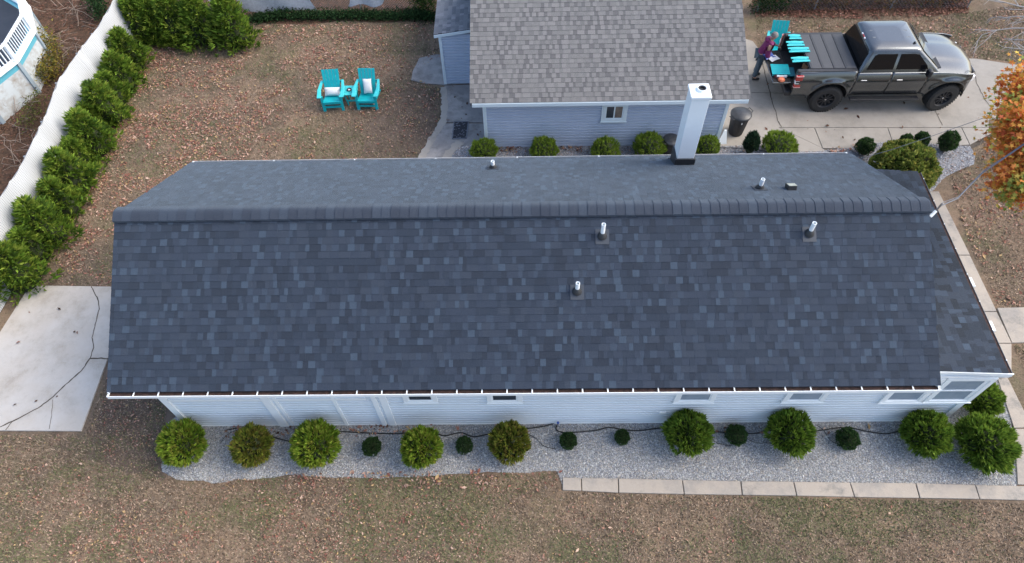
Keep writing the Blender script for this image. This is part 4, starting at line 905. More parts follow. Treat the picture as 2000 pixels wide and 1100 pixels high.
# bare branches at the top right corner
bt = empty('bare_tree', (*G(2150, 60)[:2], 0), 0, 'leafless grey tree branches hanging in at the upper right corner', 'tree'); bb_ = Vector(bt.location)
t1 = MB().tube([(0, 0, 0), (.1, 0, 2), (0, .1, 4.2), (.1, .1, 6)], [.14, .11, .07, .03], 10).build('trunk', M['bark'], bt, smooth=True)
br = MB(); rr = random.Random(9)
def grow(p, d, L_, r, dep):
    pts = [p]; q = p.copy(); dd = d.copy()
    for k in range(4):
        dd = (dd+Vector((rr.uniform(-.25, .25), rr.uniform(-.25, .25), rr.uniform(-.15, .12)))).normalized(); q = q+dd*L_/4; pts.append(q.copy())
    br.tube(pts, [r, r*.85, r*.7, r*.55, r*.4], 5)
    if dep > 0:
        for k in range(4): grow(pts[rr.randint(1, 4)], (dd+Vector((rr.uniform(-.8, .8), rr.uniform(-.8, .8), rr.uniform(-.3, .3)))).normalized(), L_*.45, r*.5, dep-1)
for (u0, v0, u1, v1, z) in ((2040, 60, 1905, 22, 4.2), (2050, 90, 1950, 62, 4.0), (2045, 40, 1960, 5, 4.4), (2060, 110, 1975, 92, 3.9), (2040, 20, 1925, -8, 4.5)):
    a_ = G(u0, v0, z)-bb_; e = G(u1, v1, z)-bb_; br.tube([Vector((.05, .05, 3.4)), a_.lerp(Vector((.05, .05, 3.4)), .4)+Vector((0, 0, .15)), a_], [.05, .04, .03], 6)
    grow(a_, (e-a_).normalized(), (e-a_).length*.85, .022, 2)
br.build('branches', mat('grey_bark', (.3, .27, .25), (.4, .37, .35), 9, .9), bt)

# ------------------------------------------------------------------ pickup truck (local x forward from the rear axle, near side is -y)
PAINT = mat('truck_paint', (.088, .096, .103), (.098, .106, .113), 2, .24, metal=.85, coat=1)
DG = mat('dark_glass', (.006, .006, .007), rough=.08, spec=.35); CHR = mat('chrome', (.6, .6, .62), rough=.15, metal=1); TON = mat('tonneau', (.055, .057, .062), (.07, .072, .078), 30, .65, bump=.15)
LENS = mat('red_lens', (.45, .02, .02), (.3, .01, .01), 8, .15, coat=1); LW = mat('clear_lens', (.75, .75, .76), rough=.15, coat=1)
pr = G(1609, 217, .03); pf = G(1836.5, 214, .03); ang = math.atan2(pf.y-pr.y, pf.x-pr.x)
org = pr + Vector((-math.sin(ang), math.cos(ang), 0))*1.0 - Vector((.12, 0, 0))
WB = 3.5
truck = empty('pickup_truck', (org.x, org.y, .03), ang, 'dark grey lifted crew-cab pickup with black wheels and tailgate down', 'truck')
RW = .47; AR = .58; AZ = .53
def halfw(x, z):
    y = 1.0-.10*max(0, (z-1.12)/.3)**1.6-.05*max(0, (.85-z)/.25)
    y += .018*math.exp(-((z-1.13)/.05)**2)
    if x > WB+.2: y -= .22*((x-WB-.2)/.6)**2.2
    for xa_ in (0, WB):
        d = math.hypot(x-xa_, z-AZ); y += .05*math.exp(-((d-AR)/.075)**2)*(1 if z > .4 else 0)
    return y
def botz(x):
    z = .60
    for xa_ in (0, WB):
        if abs(x-xa_) < AR: z = max(z, AZ+math.sqrt(AR*AR-(x-xa_)**2))
    if x > WB+AR: z = .68
    return z
def topz(x):
    if x < .655: return 1.43
    if x < 2.72: return 1.37
    return 1.37-.11*max(0, (x-2.72)/1.5)**1.7
def side_panel(x0, x1, sgn, name, parent=truck):
    xs = sorted(set([x0+(x1-x0)*k/18 for k in range(19)]+[xa_+AR*s*math.cos(t) for xa_ in (0, WB) for s in (-1, 1) for t in np.linspace(.0, 1.5, 9) if x0 < xa_+AR*s*math.cos(t) < x1]))
    rows = [[(x, sgn*halfw(x, botz(x)+(topz(x)-botz(x))*j/12), botz(x)+(topz(x)-botz(x))*j/12) for x in xs] for j in range(13)]
    o = MB().grid(rows).build(name, PAINT, parent, smooth=True, fixn=False); s = o.modifiers.new('s', 'SOLIDIFY'); s.thickness = .025; s.offset = 0; return o
XT = -1.10; XF = WB+.78
for sg in (-1, 1):
    side_panel(XT, .645, sg, 'bed_side')
    d1 = side_panel(.66, 1.66, sg, 'rear_door'); d2 = side_panel(1.675, 2.72, sg, 'front_door'); side_panel(2.735, XF-.21, sg, 'fender')
    for d_, x_ in ((d1, .88), (d2, 1.92)):
        MB().box((x_, sg*(halfw(x_, 1.18)+.025), 1.17), (.17, .02, .028)).build('door_handle', CHR, d_, bevel=.005)
    # wheel liners
    for xa_ in (0, WB):
        rows = [[(xa_+(AR-.012)*math.cos(t), sg*y_, AZ+(AR-.012)*math.sin(t)) for t in np.linspace(-.1, PI+.1, 15)] for y_ in (.55, .985)]
        MB().grid(rows).build('wheel_liner', M['black'], truck)
        rows = [[(xa_+r_*math.cos(t), sg*(halfw(xa_+r_*math.cos(t), AZ+r_*math.sin(t))+.012), AZ+r_*math.sin(t)) for t in np.linspace(-.02, PI+.02, 24)] for r_ in (AR-.01, AR+.05)]
        o = MB().grid(rows).build('arch_trim', PAINT, truck, smooth=True); s = o.modifiers.new('s', 'SOLIDIFY'); s.thickness = .03
    MB().box((1.72, sg*1.03, .50), (2.05, .17, .05)).build('side_step', M['black'], truck, bevel=.015)
    MB().box((1.72, sg*1.03, .528), (1.7, .12, .008)).build('step_tread', M['rubber'], truck)
    # bed rails
    MB().bb(XT+.01, .64, min(sg*.80, sg*.915), max(sg*.80, sg*.915), 1.40, 1.445).build('bed_rail', M['black'], truck, bevel=.01)
    MB().bb(XT+.02, .64, min(sg*.78, sg*.80), max(sg*.78, sg*.80), .9, 1.42).build('bed_inner_wall', M['black'], truck)
    # tail light
    tl = empty('tail_light', (XT+.0, sg*.9, 1.14)); tl.parent = truck
    MB().bb(XT-.0, XT+.10, min(sg*.79, sg*.93), max(sg*.79, sg*.93), .90, 1.43).build('corner_post', M['black'], truck, bevel=.01)
    MB().prism([(-.02, -sg*.06, -.21), (.10, sg*.118, -.21), (.12, sg*.118, .0), (.22, sg*.09, .19), (.22, sg*.075, .22), (-.02, sg*.0, .22)], (0, -.0, 0)) if False else None
    MB().bb(-.015, .18, min(sg*.02, sg*.115), max(sg*.02, sg*.115), -.22, .20).build('red_lens', LENS, tl, bevel=.015)
    MB().bb(-.022, .10, min(sg*.03, sg*.121), max(sg*.03, sg*.121), -.07, .03).build('clear_lens', LW, tl, bevel=.005)
    for zz in (-.2, .185): MB().bb(-.02, .185, min(sg*.03, sg*.12), max(sg*.03, sg*.12), zz-.012, zz+.012).build('light_strip', mat('pink_lens', (.7, .35, .33), rough=.2) if 'pink_lens' not in bpy.data.materials else bpy.data.materials['pink_lens'], tl, bevel=.004)
    # mirror
    mr = MB(); mr.box((2.64, sg*1.08, 1.46), (.12, .19, .22)); mro = mr.build('side_mirror', M['black'], truck, bevel=.04)
    MB().box((2.575, sg*1.08, 1.46), (.01, .15, .19)).build('mirror_glass', DG, mro)
    # head light
    hl = MB().box((XF-.13, sg*.74, 1.02), (.16, .20, .2), Euler((0, 0, -sg*.5)).to_matrix()).build('headlight', LW, truck, bevel=.03)
# chassis and floor
MB().bb(XT+.05, XF-.1, -.55, .55, .48, .88).build('chassis', M['black'], truck)
MB().bb(.66, 2.9, -.93, .93, .62, .9).build('cab_floor', M['black'], truck)
MB().bb(XT, .64, -.79, .79, .86, .90).build('bed_floor', M['rubber'], truck)
MB().bb(.60, .64, -.79, .79, .9, 1.42).build('bed_front_wall', M['black'], truck)
for k in range(4):
    xa_ = -.72+k*.338; MB().bb(xa_+.006, xa_+.332, -.795, .795, 1.43, 1.46).build('bed_cover_panel', TON, truck, bevel=.012)
    MB().bb(xa_+.05, xa_+.06, -.79, .79, 1.458, 1.466).build('cover_ridge', TON, truck)
MB().bb(-.74, .64, -.79, .79, 1.415, 1.43).build('cover_underside', M['black'], truck)
tg = MB().bb(XT-.56, XT-.01, -.77, .77, .86, .93).build('tailgate', PAINT, truck, bevel=.015)
MB().bb(XT-.54, XT-.03, -.74, .74, .931, .937).build('liner', M['rubber'], tg)
for k in range(6): MB().bb(XT-.50, XT-.06, -.62+k*.24, -.58+k*.24, .937, .945).build('rib', M['rubber'], tg)
MB().bb(XT-.16, XT+.05, -.93, .93, .55, .72).build('rear_bumper', M['black'], truck, bevel=.03)
MB().box((XT-.2, 0, .5), (.2, .1, .08)).build('tow_hitch', M['black'], truck)
# hood
rows = []
for i in range(15):
    t = i/14; row = []
    for j in range(21):
        s = j/20*2-1; x_ = 2.95+(XF-.04-.17*abs(s)**2.6-2.95)*t; hw = halfw(x_, 1.3)-.035; y_ = s*hw
        z_ = topz(x_)+.075*(1-s*s)*(1-.3*t)-.02*max(0, abs(s)-.8)*5*.5-.10*t**6
        z_ += .028*(1/(1+math.exp(-(abs(s)-.42)*-30)))*(1-t*.6)-.0
        row.append((x_, y_, z_))
    rows.append(row)
hood = MB().grid(rows).build('hood', PAINT, truck, smooth=True, fixn=False)
# front end
rows = []
for i in range(6):
    z_ = .70+.48*i/5; rows.append([(XF-.02-.17*abs(s)**2.6-.03*(i/5)**2, s*(halfw(XF-.2, z_)-.02), z_) for s in np.linspace(-1, 1, 17)])
MB().grid(rows).build('front_fascia', PAINT, truck, smooth=True)
MB().bb(XF-.06, XF+.0, -.62, .62, .80, 1.13).build('grille', M['black'], truck, bevel=.02)
for k in range(4): MB().bb(XF-.0, XF+.012, -.6, .6, .84+k*.085, .87+k*.085).build('grille_bar', CHR, truck, bevel=.006)
rows = []
for (dz, dx) in ((-.0, -.06), (.03, .0), (.16, .01), (.2, -.05)):
    rows.append([(XF+.03+dx-.22*abs(s)**3, s*.88, .53+dz) for s in np.linspace(-1, 1, 19)])
o = MB().grid(rows).build('front_bumper', CHR, truck, smooth=True); s = o.modifiers.new('s', 'SOLIDIFY'); s.thickness = .05
MB().bb(XF-.45, XF-.26, -.70, .70, .72, 1.1).build('front_structure', M['black'], truck)
# cab greenhouse
BX0, BX1, TX0, TX1 = .66, 3.06, .88, 2.28
def ringpts(x0, x1, hw, z, rad, n=5):
    pts = []
    for (cx_, cy_, a0_) in ((x1-rad, hw-rad, 0), (x0+rad, hw-rad, PI/2), (x0+rad, -hw+rad, PI), (x1-rad, -hw+rad, 1.5*PI)):
        for k in range(n): a = a0_+PI/2*k/(n-1); pts.append((cx_+rad*math.cos(a), cy_+rad*math.sin(a), z))
    return pts
rg = [ringpts(BX0, BX1, .905, 1.365, .10), ringpts(BX0+.03, BX1-.06, .895, 1.41, .10), ringpts(TX0-.05, TX1+.09, .725, 1.93, .12), ringpts(TX0-.02, TX1+.03, .69, 1.985, .13), ringpts(TX0+.05, TX1-.07, .62, 2.02, .14), ringpts(TX0+.3, TX1-.35, .34, 2.035, .14)]
rg = [r+[r[0]] for r in rg]; mb = MB(); mb.grid(rg); mb.add(rg[-1][:-1], [tuple(range(len(rg[-1])-1))]); cab = mb.build('cab', PAINT, truck, smooth=True)
for y_ in (-.42, -.16, .16, .42): MB().box(((TX0+TX1)/2, y_, 2.028-.03*abs(y_)), (1.1, .03, .018)).build('roof_rib', PAINT, cab, bevel=.006)
def gl(pts, name, nrm, material=DG, off=.012):
    v = [Vector(p)+Vector(nrm)*off for p in pts]; return MB().prism(v, Vector(nrm)*.006).build(name, material, cab, bevel=.003)
def sidept(x, z, sg): t = (z-1.41)/.52; return (x, sg*(.895-.17*t), z)
for sg in (-1, 1):
    nn_ = Vector((0, sg, .33)).normalized()
    gl([sidept(1.74, 1.45, sg), sidept(2.66, 1.45, sg), sidept(2.6, 1.56, sg), sidept(2.28, 1.86, sg), sidept(2.15, 1.88, sg), sidept(1.76, 1.88, sg)], 'front_side_window', nn_)
    gl([sidept(.88, 1.45, sg), sidept(1.64, 1.45, sg), sidept(1.66, 1.88, sg), sidept(1.10, 1.88, sg), sidept(1.02, 1.84, sg)], 'rear_side_window', nn_)
wn = Vector((.52, 0, .50)).normalized()
def frontpt(s, z): t = (z-1.41)/.52; return (BX1-.06+(TX1+.09-BX1+.06)*t, s*(.78-.12*t), z)
gl([frontpt(-1, 1.44), frontpt(1, 1.44), frontpt(1, 1.90), frontpt(-1, 1.90)], 'windscreen', wn, mat('windscreen_glass', (.06, .075, .07), rough=.05, spec=.9))
rn = Vector((-.52, 0, .2)).normalized()
def backpt(s, z): t = (z-1.41)/.52; return (BX0+.03+(TX0-.05-BX0-.03)*t, s*(.80-.12*t), z)
gl([backpt(-1, 1.45), backpt(1, 1.45), backpt(1, 1.89), backpt(-1, 1.89)], 'rear_window', rn)
MB().box((TX0-.02, 0, 1.965), (.05, .30, .035)).build('brake_light', LENS, cab, bevel=.006)
for y_ in (-.11, .11): MB().box((TX0-.025, y_, 1.966), (.052, .07, .037)).build('cargo_lamp', LW, cab, bevel=.006)
MB().prism([(2.90, -.84, 1.40), (2.90, .84, 1.40), (3.07, .82, 1.415), (3.07, -.82, 1.415)], (0, 0, .03)).build('cowl', M['black'], cab)
MB().tube([(2.16, -.45, 2.02), (2.14, -.45, 2.07)], [.05, .02], 10).build('antenna', M['black'], cab)
# wheels
def wheel(x_, sg, steer=0, nm='wheel'):
    wv = empty(nm, (x_, sg*.90, RW)); wv.parent = truck; wv.rotation_euler = (0, 0, steer)
    prof = [(.27, -.16), (.40, -.165), (.455, -.14), (.47, -.10), (.47, .10), (.455, .14), (.40, .165), (.27, .16)]
    ty = MB().lathe(prof, n=44, axis='y')
    for k in range(40):
        a = 2*PI*k/40
        for s2 in (-1, 1):
            R3 = Euler((0, -a-(.04 if s2 > 0 else 0), 0)).to_matrix(); ty.box(R3 @ Vector((.472, s2*.085, 0)), (.022, .12, .045), R3)
    ty.build('tyre', M['rubber'], wv)
    rm = MB(); rm.lathe([(.275, sg*.15), (.27, sg*.165), (.25, sg*.15), (.235, sg*.06), (.06, sg*.06), (.055, sg*.10), (.0, sg*.105)], n=32, axis='y')
    for k in range(10):
        a = 2*PI*k/10; R3 = Euler((0, -a, 0)).to_matrix(); rm.box(R3 @ Vector((.155, sg*.105, 0)), (.2, .03, .038), R3)
    rm.build('rim', M['black'], wv, smooth=False)
    MB().lathe([(0, sg*.135), (.028, sg*.13), (.04, sg*.1)], n=12, axis='y').build('hub_cap', CHR, wv)
for sg in (-1, 1): wheel(0, sg); wheel(WB, sg, .18)
# ------------------------------------------------------------------ things on the truck
TM = truck_matrix = Matrix.Translation((org.x, org.y, .03)) @ Matrix.Rotation(ang, 4, 'Z')
def tw_(x, y, z): return TM @ Vector((x, y, z))
for i, (u, v, L_, lb) in enumerate(((1552, 73, .36, 'short pair of turquoise planks at the far side of bed cover'), (1553, 86, .52, 'second pair of turquoise planks from the far side of bed cover'), (1560, 98, .62, 'longest pair of turquoise planks lying mid bed cover'), (1563, 117, .52, 'pair of turquoise planks nearest the tail light on bed cover'))):
    p = G(u, v, 1.50); e = empty('plank_bundle', p, ang+random.uniform(-.05, .05), lb, 'planks', 'turquoise plank pairs on the truck bed cover')
    for s2 in (-1, 1):
        MB().prism([(-L_/2, s2*.075-.035, 0), (L_/2, s2*.065-.045, 0), (L_/2+.0, s2*.065+.035, 0), (0, s2*.085+.045, 0), (-L_/2, s2*.075+.03, 0)], (0, 0, .025)).build('plank', M['pale_teal'], e, bevel=.004)
    MB().box((0, 0, .012), (L_*.8, .05, .02)).build('bracket', M['teal'], e)
p = tw_(XT-.26, -.30, .95); e = empty('folded_seat', p, ang-.08, 'turquoise slatted folded seat lying flat on the open tailgate', 'folded seat')
for k in range(5): MB().box((-.02, -.2+k*.095, .10), (.52, .085, .02), Euler((0, -.03, 0)).to_matrix()).build('slat', M['teal'], e, bevel=.003)
MB().box((-.2, 0, .08), (.04, .48, .03)).build('crossbar', M['teal'], e); MB().box((.26, -.05, .05), (.30, .40, .03)).build('underside_board', mat('deep_teal', (.0, .12, .17), rough=.5), e)
for sx in (-.24, .2): MB().box((sx, -.2, .04), (.03, .03, .08)).build('foot', M['teal'], e)
p = tw_(XT-.33, .28, .95); e = empty('paper_sheet', p, .5, 'curled white instruction sheet on the tailgate beside blue wrapping', 'paper')
MB().grid([[(x_, y_, .03+.05*math.cos(x_*9)*(.5+y_)) for x_ in np.linspace(-.15, .17, 8)] for y_ in np.linspace(-.1, .12, 4)]).build('sheet', M['cloth'], e)
p = tw_(XT-.45, .42, .95); e = empty('wrapping', p, .3, 'crumpled blue plastic wrapping under the man\'s hand on the tailgate', 'wrapping')
rr = random.Random(4); rows = [[(x_, y_, .02+rr.uniform(0, .09)*(1-abs(x_)*3)) for x_ in np.linspace(-.16, .16, 9)] for y_ in np.linspace(-.14, .16, 8)]
MB().grid(rows).build('film', mat('blue_film', (.06, .1, .42), (.12, .2, .5), 9, .3), e)
p = tw_(XT-.30, -.62, .95); e = empty('hardware_kit', p, ang, 'white box with black stripe on orange packet at the tailgate corner', 'box')
MB().box((.03, .09, .04), (.30, .13, .06)).build('white_box', M['white'], e, bevel=.005); MB().box((.03, .09, .073), (.15, .03, .004)).build('black_stripe', M['black'], e)
MB().lathe([(0, .07), (.08, .06), (.11, .02), (.10, 0)], (0, -.06, 0), 9).build('orange_packet', mat('orange_film', (.75, .13, .05), (.8, .3, .15), 25, .5), e)
MB().box((-.14, .1, .03), (.08, .2, .04), Euler((0, 0, .5)).to_matrix()).build('brown_pouch', mat('maroon', (.12, .03, .035), rough=.7), e)
p = tw_(XT+.42, -.42, .93); e = empty('cardboard_box', p, .5, 'small brown cardboard box inside the open end of the bed', 'box')
MB().box((0, 0, .3), (.14, .2, .16)).build('carton', mat('cardboard', (.18, .1, .05), (.25, .15, .08), 9, .8), e, bevel=.006); MB().box((0, 0, .11), (.16, .22, .22)).build('lower_carton', M['black'], e)

# ------------------------------------------------------------------ person
def skin(name, verts, edges, radii, material, parent, root=0, sub=2):
    me = bpy.data.meshes.new(name); me.from_pydata(verts, edges, []); o = meshobj(name, me, parent)
    sm = o.modifiers.new('skin', 'SKIN'); sm.use_smooth_shade = True; d = me.skin_vertices[0].data
    for i, r in enumerate(radii): d[i].radius = (r, r) if not isinstance(r, tuple) else r; d[i].use_root = (i == root)
    s = o.modifiers.new('sub', 'SUBSURF'); s.levels = s.render_levels = sub; me.materials.append(material); return o
ft = G(1474, 151, .03)
per = empty('person', (ft.x+.02, ft.y, .03), 0, 'person in purple hooded sweater and jeans leaning over the tailgate', 'person')
SK = mat('skin', (.42, .24, .17), rough=.55); PU = mat('purple_sweater', (.17, .018, .10), (.13, .014, .08), 10, .85, bump=.2); JE = mat('jeans', (.045, .075, .10), (.07, .1, .13), 12, .85, bump=.2)
# body: facing +x. hips, spine, head, arms, legs
V = [(-.06,0,.90),(-.03,0,1.04),(.03,0,1.20),(.07,0,1.34),(.11,0,1.41),(.15,0,1.47),(.18,0,1.56),(.17,0,1.62),
     (.07,.17,1.33),(.18,.27,1.14),(.38,.22,1.06),(.46,.20,1.04),
     (.07,-.17,1.33),(.03,-.26,1.08),(.12,-.28,.86),(.15,-.28,.80),
     (-.06,.10,.85),(.02,.12,.48),(-.02,.13,.10),(.10,.14,.04),(-.06,-.10,.85),(-.06,-.11,.48),(-.10,-.12,.10),(.0,-.13,.04)]
E_ = [(0,1),(1,2),(2,3),(3,4),(4,5),(5,6),(6,7),(3,8),(8,9),(9,10),(10,11),(3,12),(12,13),(13,14),(14,15),(0,16),(16,17),(17,18),(18,19),(0,20),(20,21),(21,22),(22,23)]
Rr_ = [.125,.12,.13,.11,.06,.06,.095,.06,.065,.045,.034,.03,.065,.045,.034,.03,.09,.06,.042,.04,.09,.06,.042,.04]
skin('body', V, E_, Rr_, SK, per)
def sub_chain(ids, name, m, extra):
    mp2 = {a: i for i, a in enumerate(ids)}; skin(name, [V[i] for i in ids], [(mp2[a], mp2[b]) for a, b in E_ if a in mp2 and b in mp2], [Rr_[i]+extra for i in ids], m, per)
sub_chain([0,1,2,3,4,8,9,10,12,13,14], 'sweater', PU, .035)
sub_chain([0,16,17,18,20,21,22], 'jeans', JE, .026)
skin('hood', [(-.01,-.09,1.41),(-.04,0,1.42),(-.01,.09,1.41)], [(0,1),(1,2)], [.05,.06,.05], PU, per, 1)
for s2, (bx_, by_) in ((1, (-.02, .13)), (-1, (-.10, -.12))):
    skin('shoe', [(bx_-.05, by_, .05), (bx_+.06, by_, .05), (bx_+.20, by_, .035)], [(0,1),(1,2)], [.052,.052,.042], M['black'], per, 1)
# hair cap, ears, nose, brows
rows = []
for i in range(7):
    t = PI/2*i/6*1.02; rows.append([(.175-.012+.112*math.cos(a)*math.sin(t), .098*math.sin(a)*math.sin(t), 1.565+.115*math.cos(t)) for a in np.linspace(0, 2*PI, 19)])
MB().grid(rows).build('hair', mat('grey_hair', (.14, .12, .11), (.26, .24, .23), 40, .9), per, smooth=True)
MB().lathe([(0, .03), (.014, .015), (.018, 0)], (.275, 0, 1.53), 8).build('nose', SK, per, smooth=True)
for s2 in (-1, 1):
    MB().box((.18, s2*.102, 1.55), (.035, .014, .055)).build('ear', SK, per, bevel=.006); MB().box((.268, s2*.034, 1.565), (.008, .024, .01)).build('eye', M['black'], per)
MB().box((.262, 0, 1.50), (.01, .045, .008)).build('mouth', mat('lip', (.25, .08, .07), rough=.5), per)
def hand(base, fwd, side, parent):
    fwd = Vector(fwd).normalized(); side = Vector(side).normalized(); dn = fwd.cross(side); b = Vector(base)
    skin('hand', [b, b+fwd*.05, b+fwd*.085], [(0,1),(1,2)], [.024,.034,.032], SK, parent, 1, 1)
    for k, L_ in enumerate((.062, .072, .068, .052)):
        r0 = b+fwd*.07+side*(k-1.5)*.021; skin('finger', [r0, r0+fwd*L_*.55, r0+fwd*L_*.9-dn*abs(L_)*.35*(1 if dn.z > 0 else -1)], [(0,1),(1,2)], [.010,.009,.007], SK, parent, 0, 1)
    r0 = b+fwd*.03-side*.028; skin('thumb', [r0, r0-side*.025+fwd*.03, r0-side*.028+fwd*.055], [(0,1),(1,2)], [.012,.010,.008], SK, parent, 0, 1)
hand((.465,.20,1.03), (1, -.1, -.35), (0, 1, 0), per); hand((.155,-.28,.79), (.3, 0, -1), (1, 0, .3), per)

# ------------------------------------------------------------------ gravel, grass and fallen leaves
OCT_V = np.array([(1,0,0),(0,1,0),(-1,0,0),(0,-1,0),(0,0,.7)]); OCT_F = [(0,1,4),(1,2,4),(2,3,4),(3,0,4)]
def stones(poly, n, z, size, cols, label, seed):
    P2 = sample(poly, n); nn = len(P2); s = size*RNG.lognormal(0, .3, nn); pos = np.concatenate([P2, np.full((nn, 1), z)], 1)
    o = bulk('gravel', OCT_V, OCT_F, pos, rots(RNG.uniform(0, 6.28, nn), RNG.normal(0, .35, nn), RNG.normal(0, .35, nn)), np.stack([s*RNG.uniform(.8, 1.5, nn), s, s*RNG.uniform(.7, 1.2, nn)], 1), pick(cols, nn, None, .2), M['stone'])
    return tag(o, label, 'gravel', kind='stuff')
GCOL = [(.41, .405, .38), (.345, .34, .32), (.50, .49, .465), (.23, .235, .225), (.40, .36, .31), (.42, .43, .42), (.29, .27, .245)]
stones(bedF, 64000, .012, .0135, GCOL, 'pale grey gravel filling the front shrub bed', 1)
stones(bedB, 20000, .036, .017, [(.36, .34, .33), (.26, .25, .25), (.5, .48, .46), (.18, .16, .155), (.34, .25, .21), (.4, .4, .42)], 'mixed grey gravel filling the bed behind the house', 2)
# lawn regions
lawnA = px([(30, 560), (40, 480), (120, 330), (200, 200), (262, 80), (300, 88), (480, 95), (500, 50), (846, 45), (862, 110), (800, 150), (862, 175), (862, 240), (812, 325), (830, 420), (380, 420), (240, 560), (60, 555)])
lawnB = px([(-40, 850), (165, 850), (225, 700), (330, 760), (316, 870), (316, 930), (345, 942), (560, 932), (1085, 925), (1096, 962), (2100, 985), (2200, 1250), (-200, 1250)])
lawnC = px([(1845, 330), (1905, 325), (1905, 300), (1900, 285), (1940, 240), (2100, 200), (2300, 500), (2100, 605), (1950, 602), (1890, 470)])
lawnD = px([(1980, 675), (2100, 672), (2200, 900), (2050, 900), (2006, 740)])
lawnE = px([(1475, 30), (1890, 25), (2050, 0), (2100, 130), (1905, 114), (1560, 108), (1480, 85)])
def blades(poly, n, label, greenness, seed, size=.052):
    P2 = sample(poly, n); nz = vnoise(P2, .9, seed)*.6+vnoise(P2, 2.7, seed+1)*.4; keep = RNG.random(len(P2)) < .35+.65*nz; P2 = P2[keep]; nz = nz[keep]; nn = len(P2)
    tan = np.array([(.30, .22, .15), (.20, .142, .097), (.37, .28, .20), (.10, .072, .05)]); grn = np.array([(.13, .14, .065), (.17, .17, .085), (.10, .11, .05), (.21, .19, .11)])
    isg = RNG.random(nn) < np.clip((nz-.46)*3+greenness, .05, .8)
    c = np.where(isg[:, None], grn[RNG.integers(0, 4, nn)], tan[RNG.integers(0, 4, nn)])*RNG.uniform(.75, 1.2, (nn, 1))
    s = size*RNG.uniform(.6, 1.5, nn); pos = np.concatenate([P2, np.full((nn, 1), .0)], 1)
    V_ = np.array([(0,.15,0),(0,-.15,0),(1,0,0)]); o = bulk('grass', V_, [(0,1,2)], pos, rots(RNG.uniform(0, 6.28, nn), RNG.uniform(.15, 1.1, nn)), np.stack([s]*3, 1), c, M['grass'])
    return tag(o, label, 'grass', kind='stuff')
blades(lawnA, 130000, 'dry brown-green grass of the back lawn', .15, 51)
blades(lawnB, 190000, 'dry brown-green grass of the front lawn', .2, 53)
blades(lawnC, 40000, 'tan dry grass right of the front walk', .05, 55)
blades(lawnD, 14000, 'tan dry grass patch by the lower right corner', .1, 57)
blades(lawnE, 40000, 'dry olive grass strip behind the driveway', .25, 59)
LV = np.array([(-.5,0,.04),(-.1,.33,.16),(.5,.06,.0),(0,-.3,.12)]); LFc = [(0,1,2),(0,2,3)]
LCOL = [(.42, .22, .16), (.34, .15, .11), (.52, .32, .24), (.27, .11, .08), (.60, .42, .32), (.30, .18, .13), (.5, .34, .17)]
def leaves(poly, n, label, seed, dens=None, size=.05, cols=LCOL, z=.02, extra=None):
    P2 = sample(poly, n); nz = vnoise(P2, .8, seed)*.5+vnoise(P2, 3.0, seed+1)*.5
    k = np.clip((nz-.36)*3.2, .06, 1)
    if dens is not None: k = k*dens(P2)
    P2 = P2[RNG.random(len(P2)) < k]; nn = len(P2); s = size*RNG.lognormal(0, .32, nn)
    pos = np.concatenate([P2, np.full((nn, 1), z)+RNG.uniform(0, .02, (nn, 1))], 1)
    o = bulk('fallen_leaves', LV, LFc, pos, rots(RNG.uniform(0, 6.28, nn), RNG.normal(0, .3, nn), RNG.normal(0, .4, nn)), np.stack([s*1.2, s, s], 1), pick(cols, nn, None, .25), M['leaf'])
    return tag(o, label, 'leaves', kind='stuff')
dA = lambda P: np.clip(1.05-(P[:, 0]+9)/7.5, .28, 1)
leaves(lawnA, 42000, 'brown fallen leaves scattered over the back lawn', 61, dA)
leaves(lawnB, 26000, 'brown fallen leaves scattered over the front lawn', 63, lambda P: np.clip(.95-(P[:, 0]+8)/13, .10, .9), .036)
leaves(lawnC, 5000, 'fallen leaves on the lawn right of the walk', 65, size=.055)
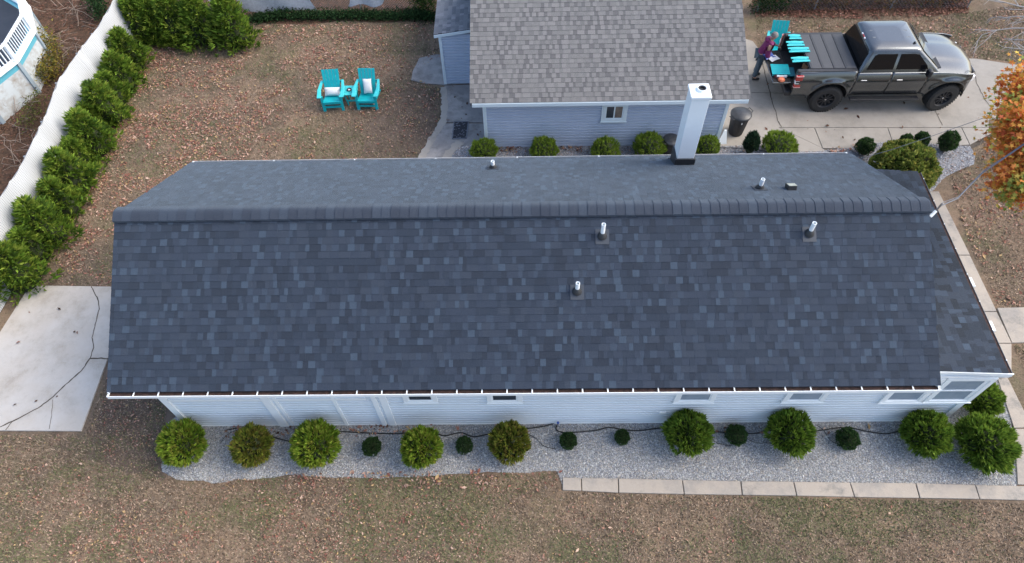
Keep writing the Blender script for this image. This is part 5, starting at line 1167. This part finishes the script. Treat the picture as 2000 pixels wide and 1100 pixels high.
leaves(lawnE, 3000, 'fallen leaves on the grass strip behind the truck', 67)
DK = [(.12, .06, .04), (.2, .1, .07), (.08, .045, .03), (.28, .15, .11), (.16, .08, .05)]
leaves([(v.co.x, v.co.y) for v in lit.data.vertices], 52000, 'thick rust-brown leaf litter left of the mesh fence', 71, lambda P: 1.5*np.ones(len(P)), .06, DK)
leaves([(v.co.x, v.co.y) for v in lit2.data.vertices], 16000, 'brown leaf litter behind the back fence', 73, None, .06, DK)
leaves(px([(1475, 34), (1700, 38), (1890, 28), (1900, -40), (1475, -40)]), 9000, 'rust-brown leaf litter along the fence behind the pickup', 75, lambda P: 1.5*np.ones(len(P)), .06, [(.3, .14, .1), (.2, .09, .06), (.38, .2, .14), (.12, .06, .04)])
leaves(px([(440, 834), (1080, 826), (1080, 850), (440, 856)]), 260, 'brown leaves caught along the foot of the long wall', 77, None, .06, DK+LCOL, .04)
leaves(px([(560, 925), (1095, 918), (1095, 960), (560, 950)]), 500, 'brown leaves gathered on the gravel border of front bed', 78, lambda P: 1.5*np.ones(len(P)), .06, LCOL, .04)
leaves(px([(1300, 832), (1720, 834), (1720, 850), (1300, 848)]), 70, 'few leaves on gravel below right windows', 79, None, .06, DK+LCOL, .04)
leaves(px([(930, 286), (1300, 284), (1300, 300), (930, 300)]), 500, 'rust leaves along the foot of the garage wall', 80, lambda P: 2*np.ones(len(P)), .06, DK+LCOL, .06)
leaves(px([(1620, 292), (1700, 280), (1700, 300), (1620, 302)]), 260, 'rust leaves heaped beside the dark conical shrub', 81, lambda P: 2*np.ones(len(P)), .06, LCOL, .06)
leaves(px([(1475, 140), (1900, 140), (1930, 280), (1475, 280)]), 45, 'few brown leaves lying on the driveway', 82, None, .07, DK, .045)
leaves(px([(20, 600), (200, 600), (160, 830), (20, 830)]), 22, 'few brown leaves lying on the concrete pad', 83, None, .07, DK, .055)
leaves(px([(880, 170), (940, 180), (940, 280), (860, 290)]), 60, 'small brown leaves on the grey patio', 84, None, .05, DK, .045)
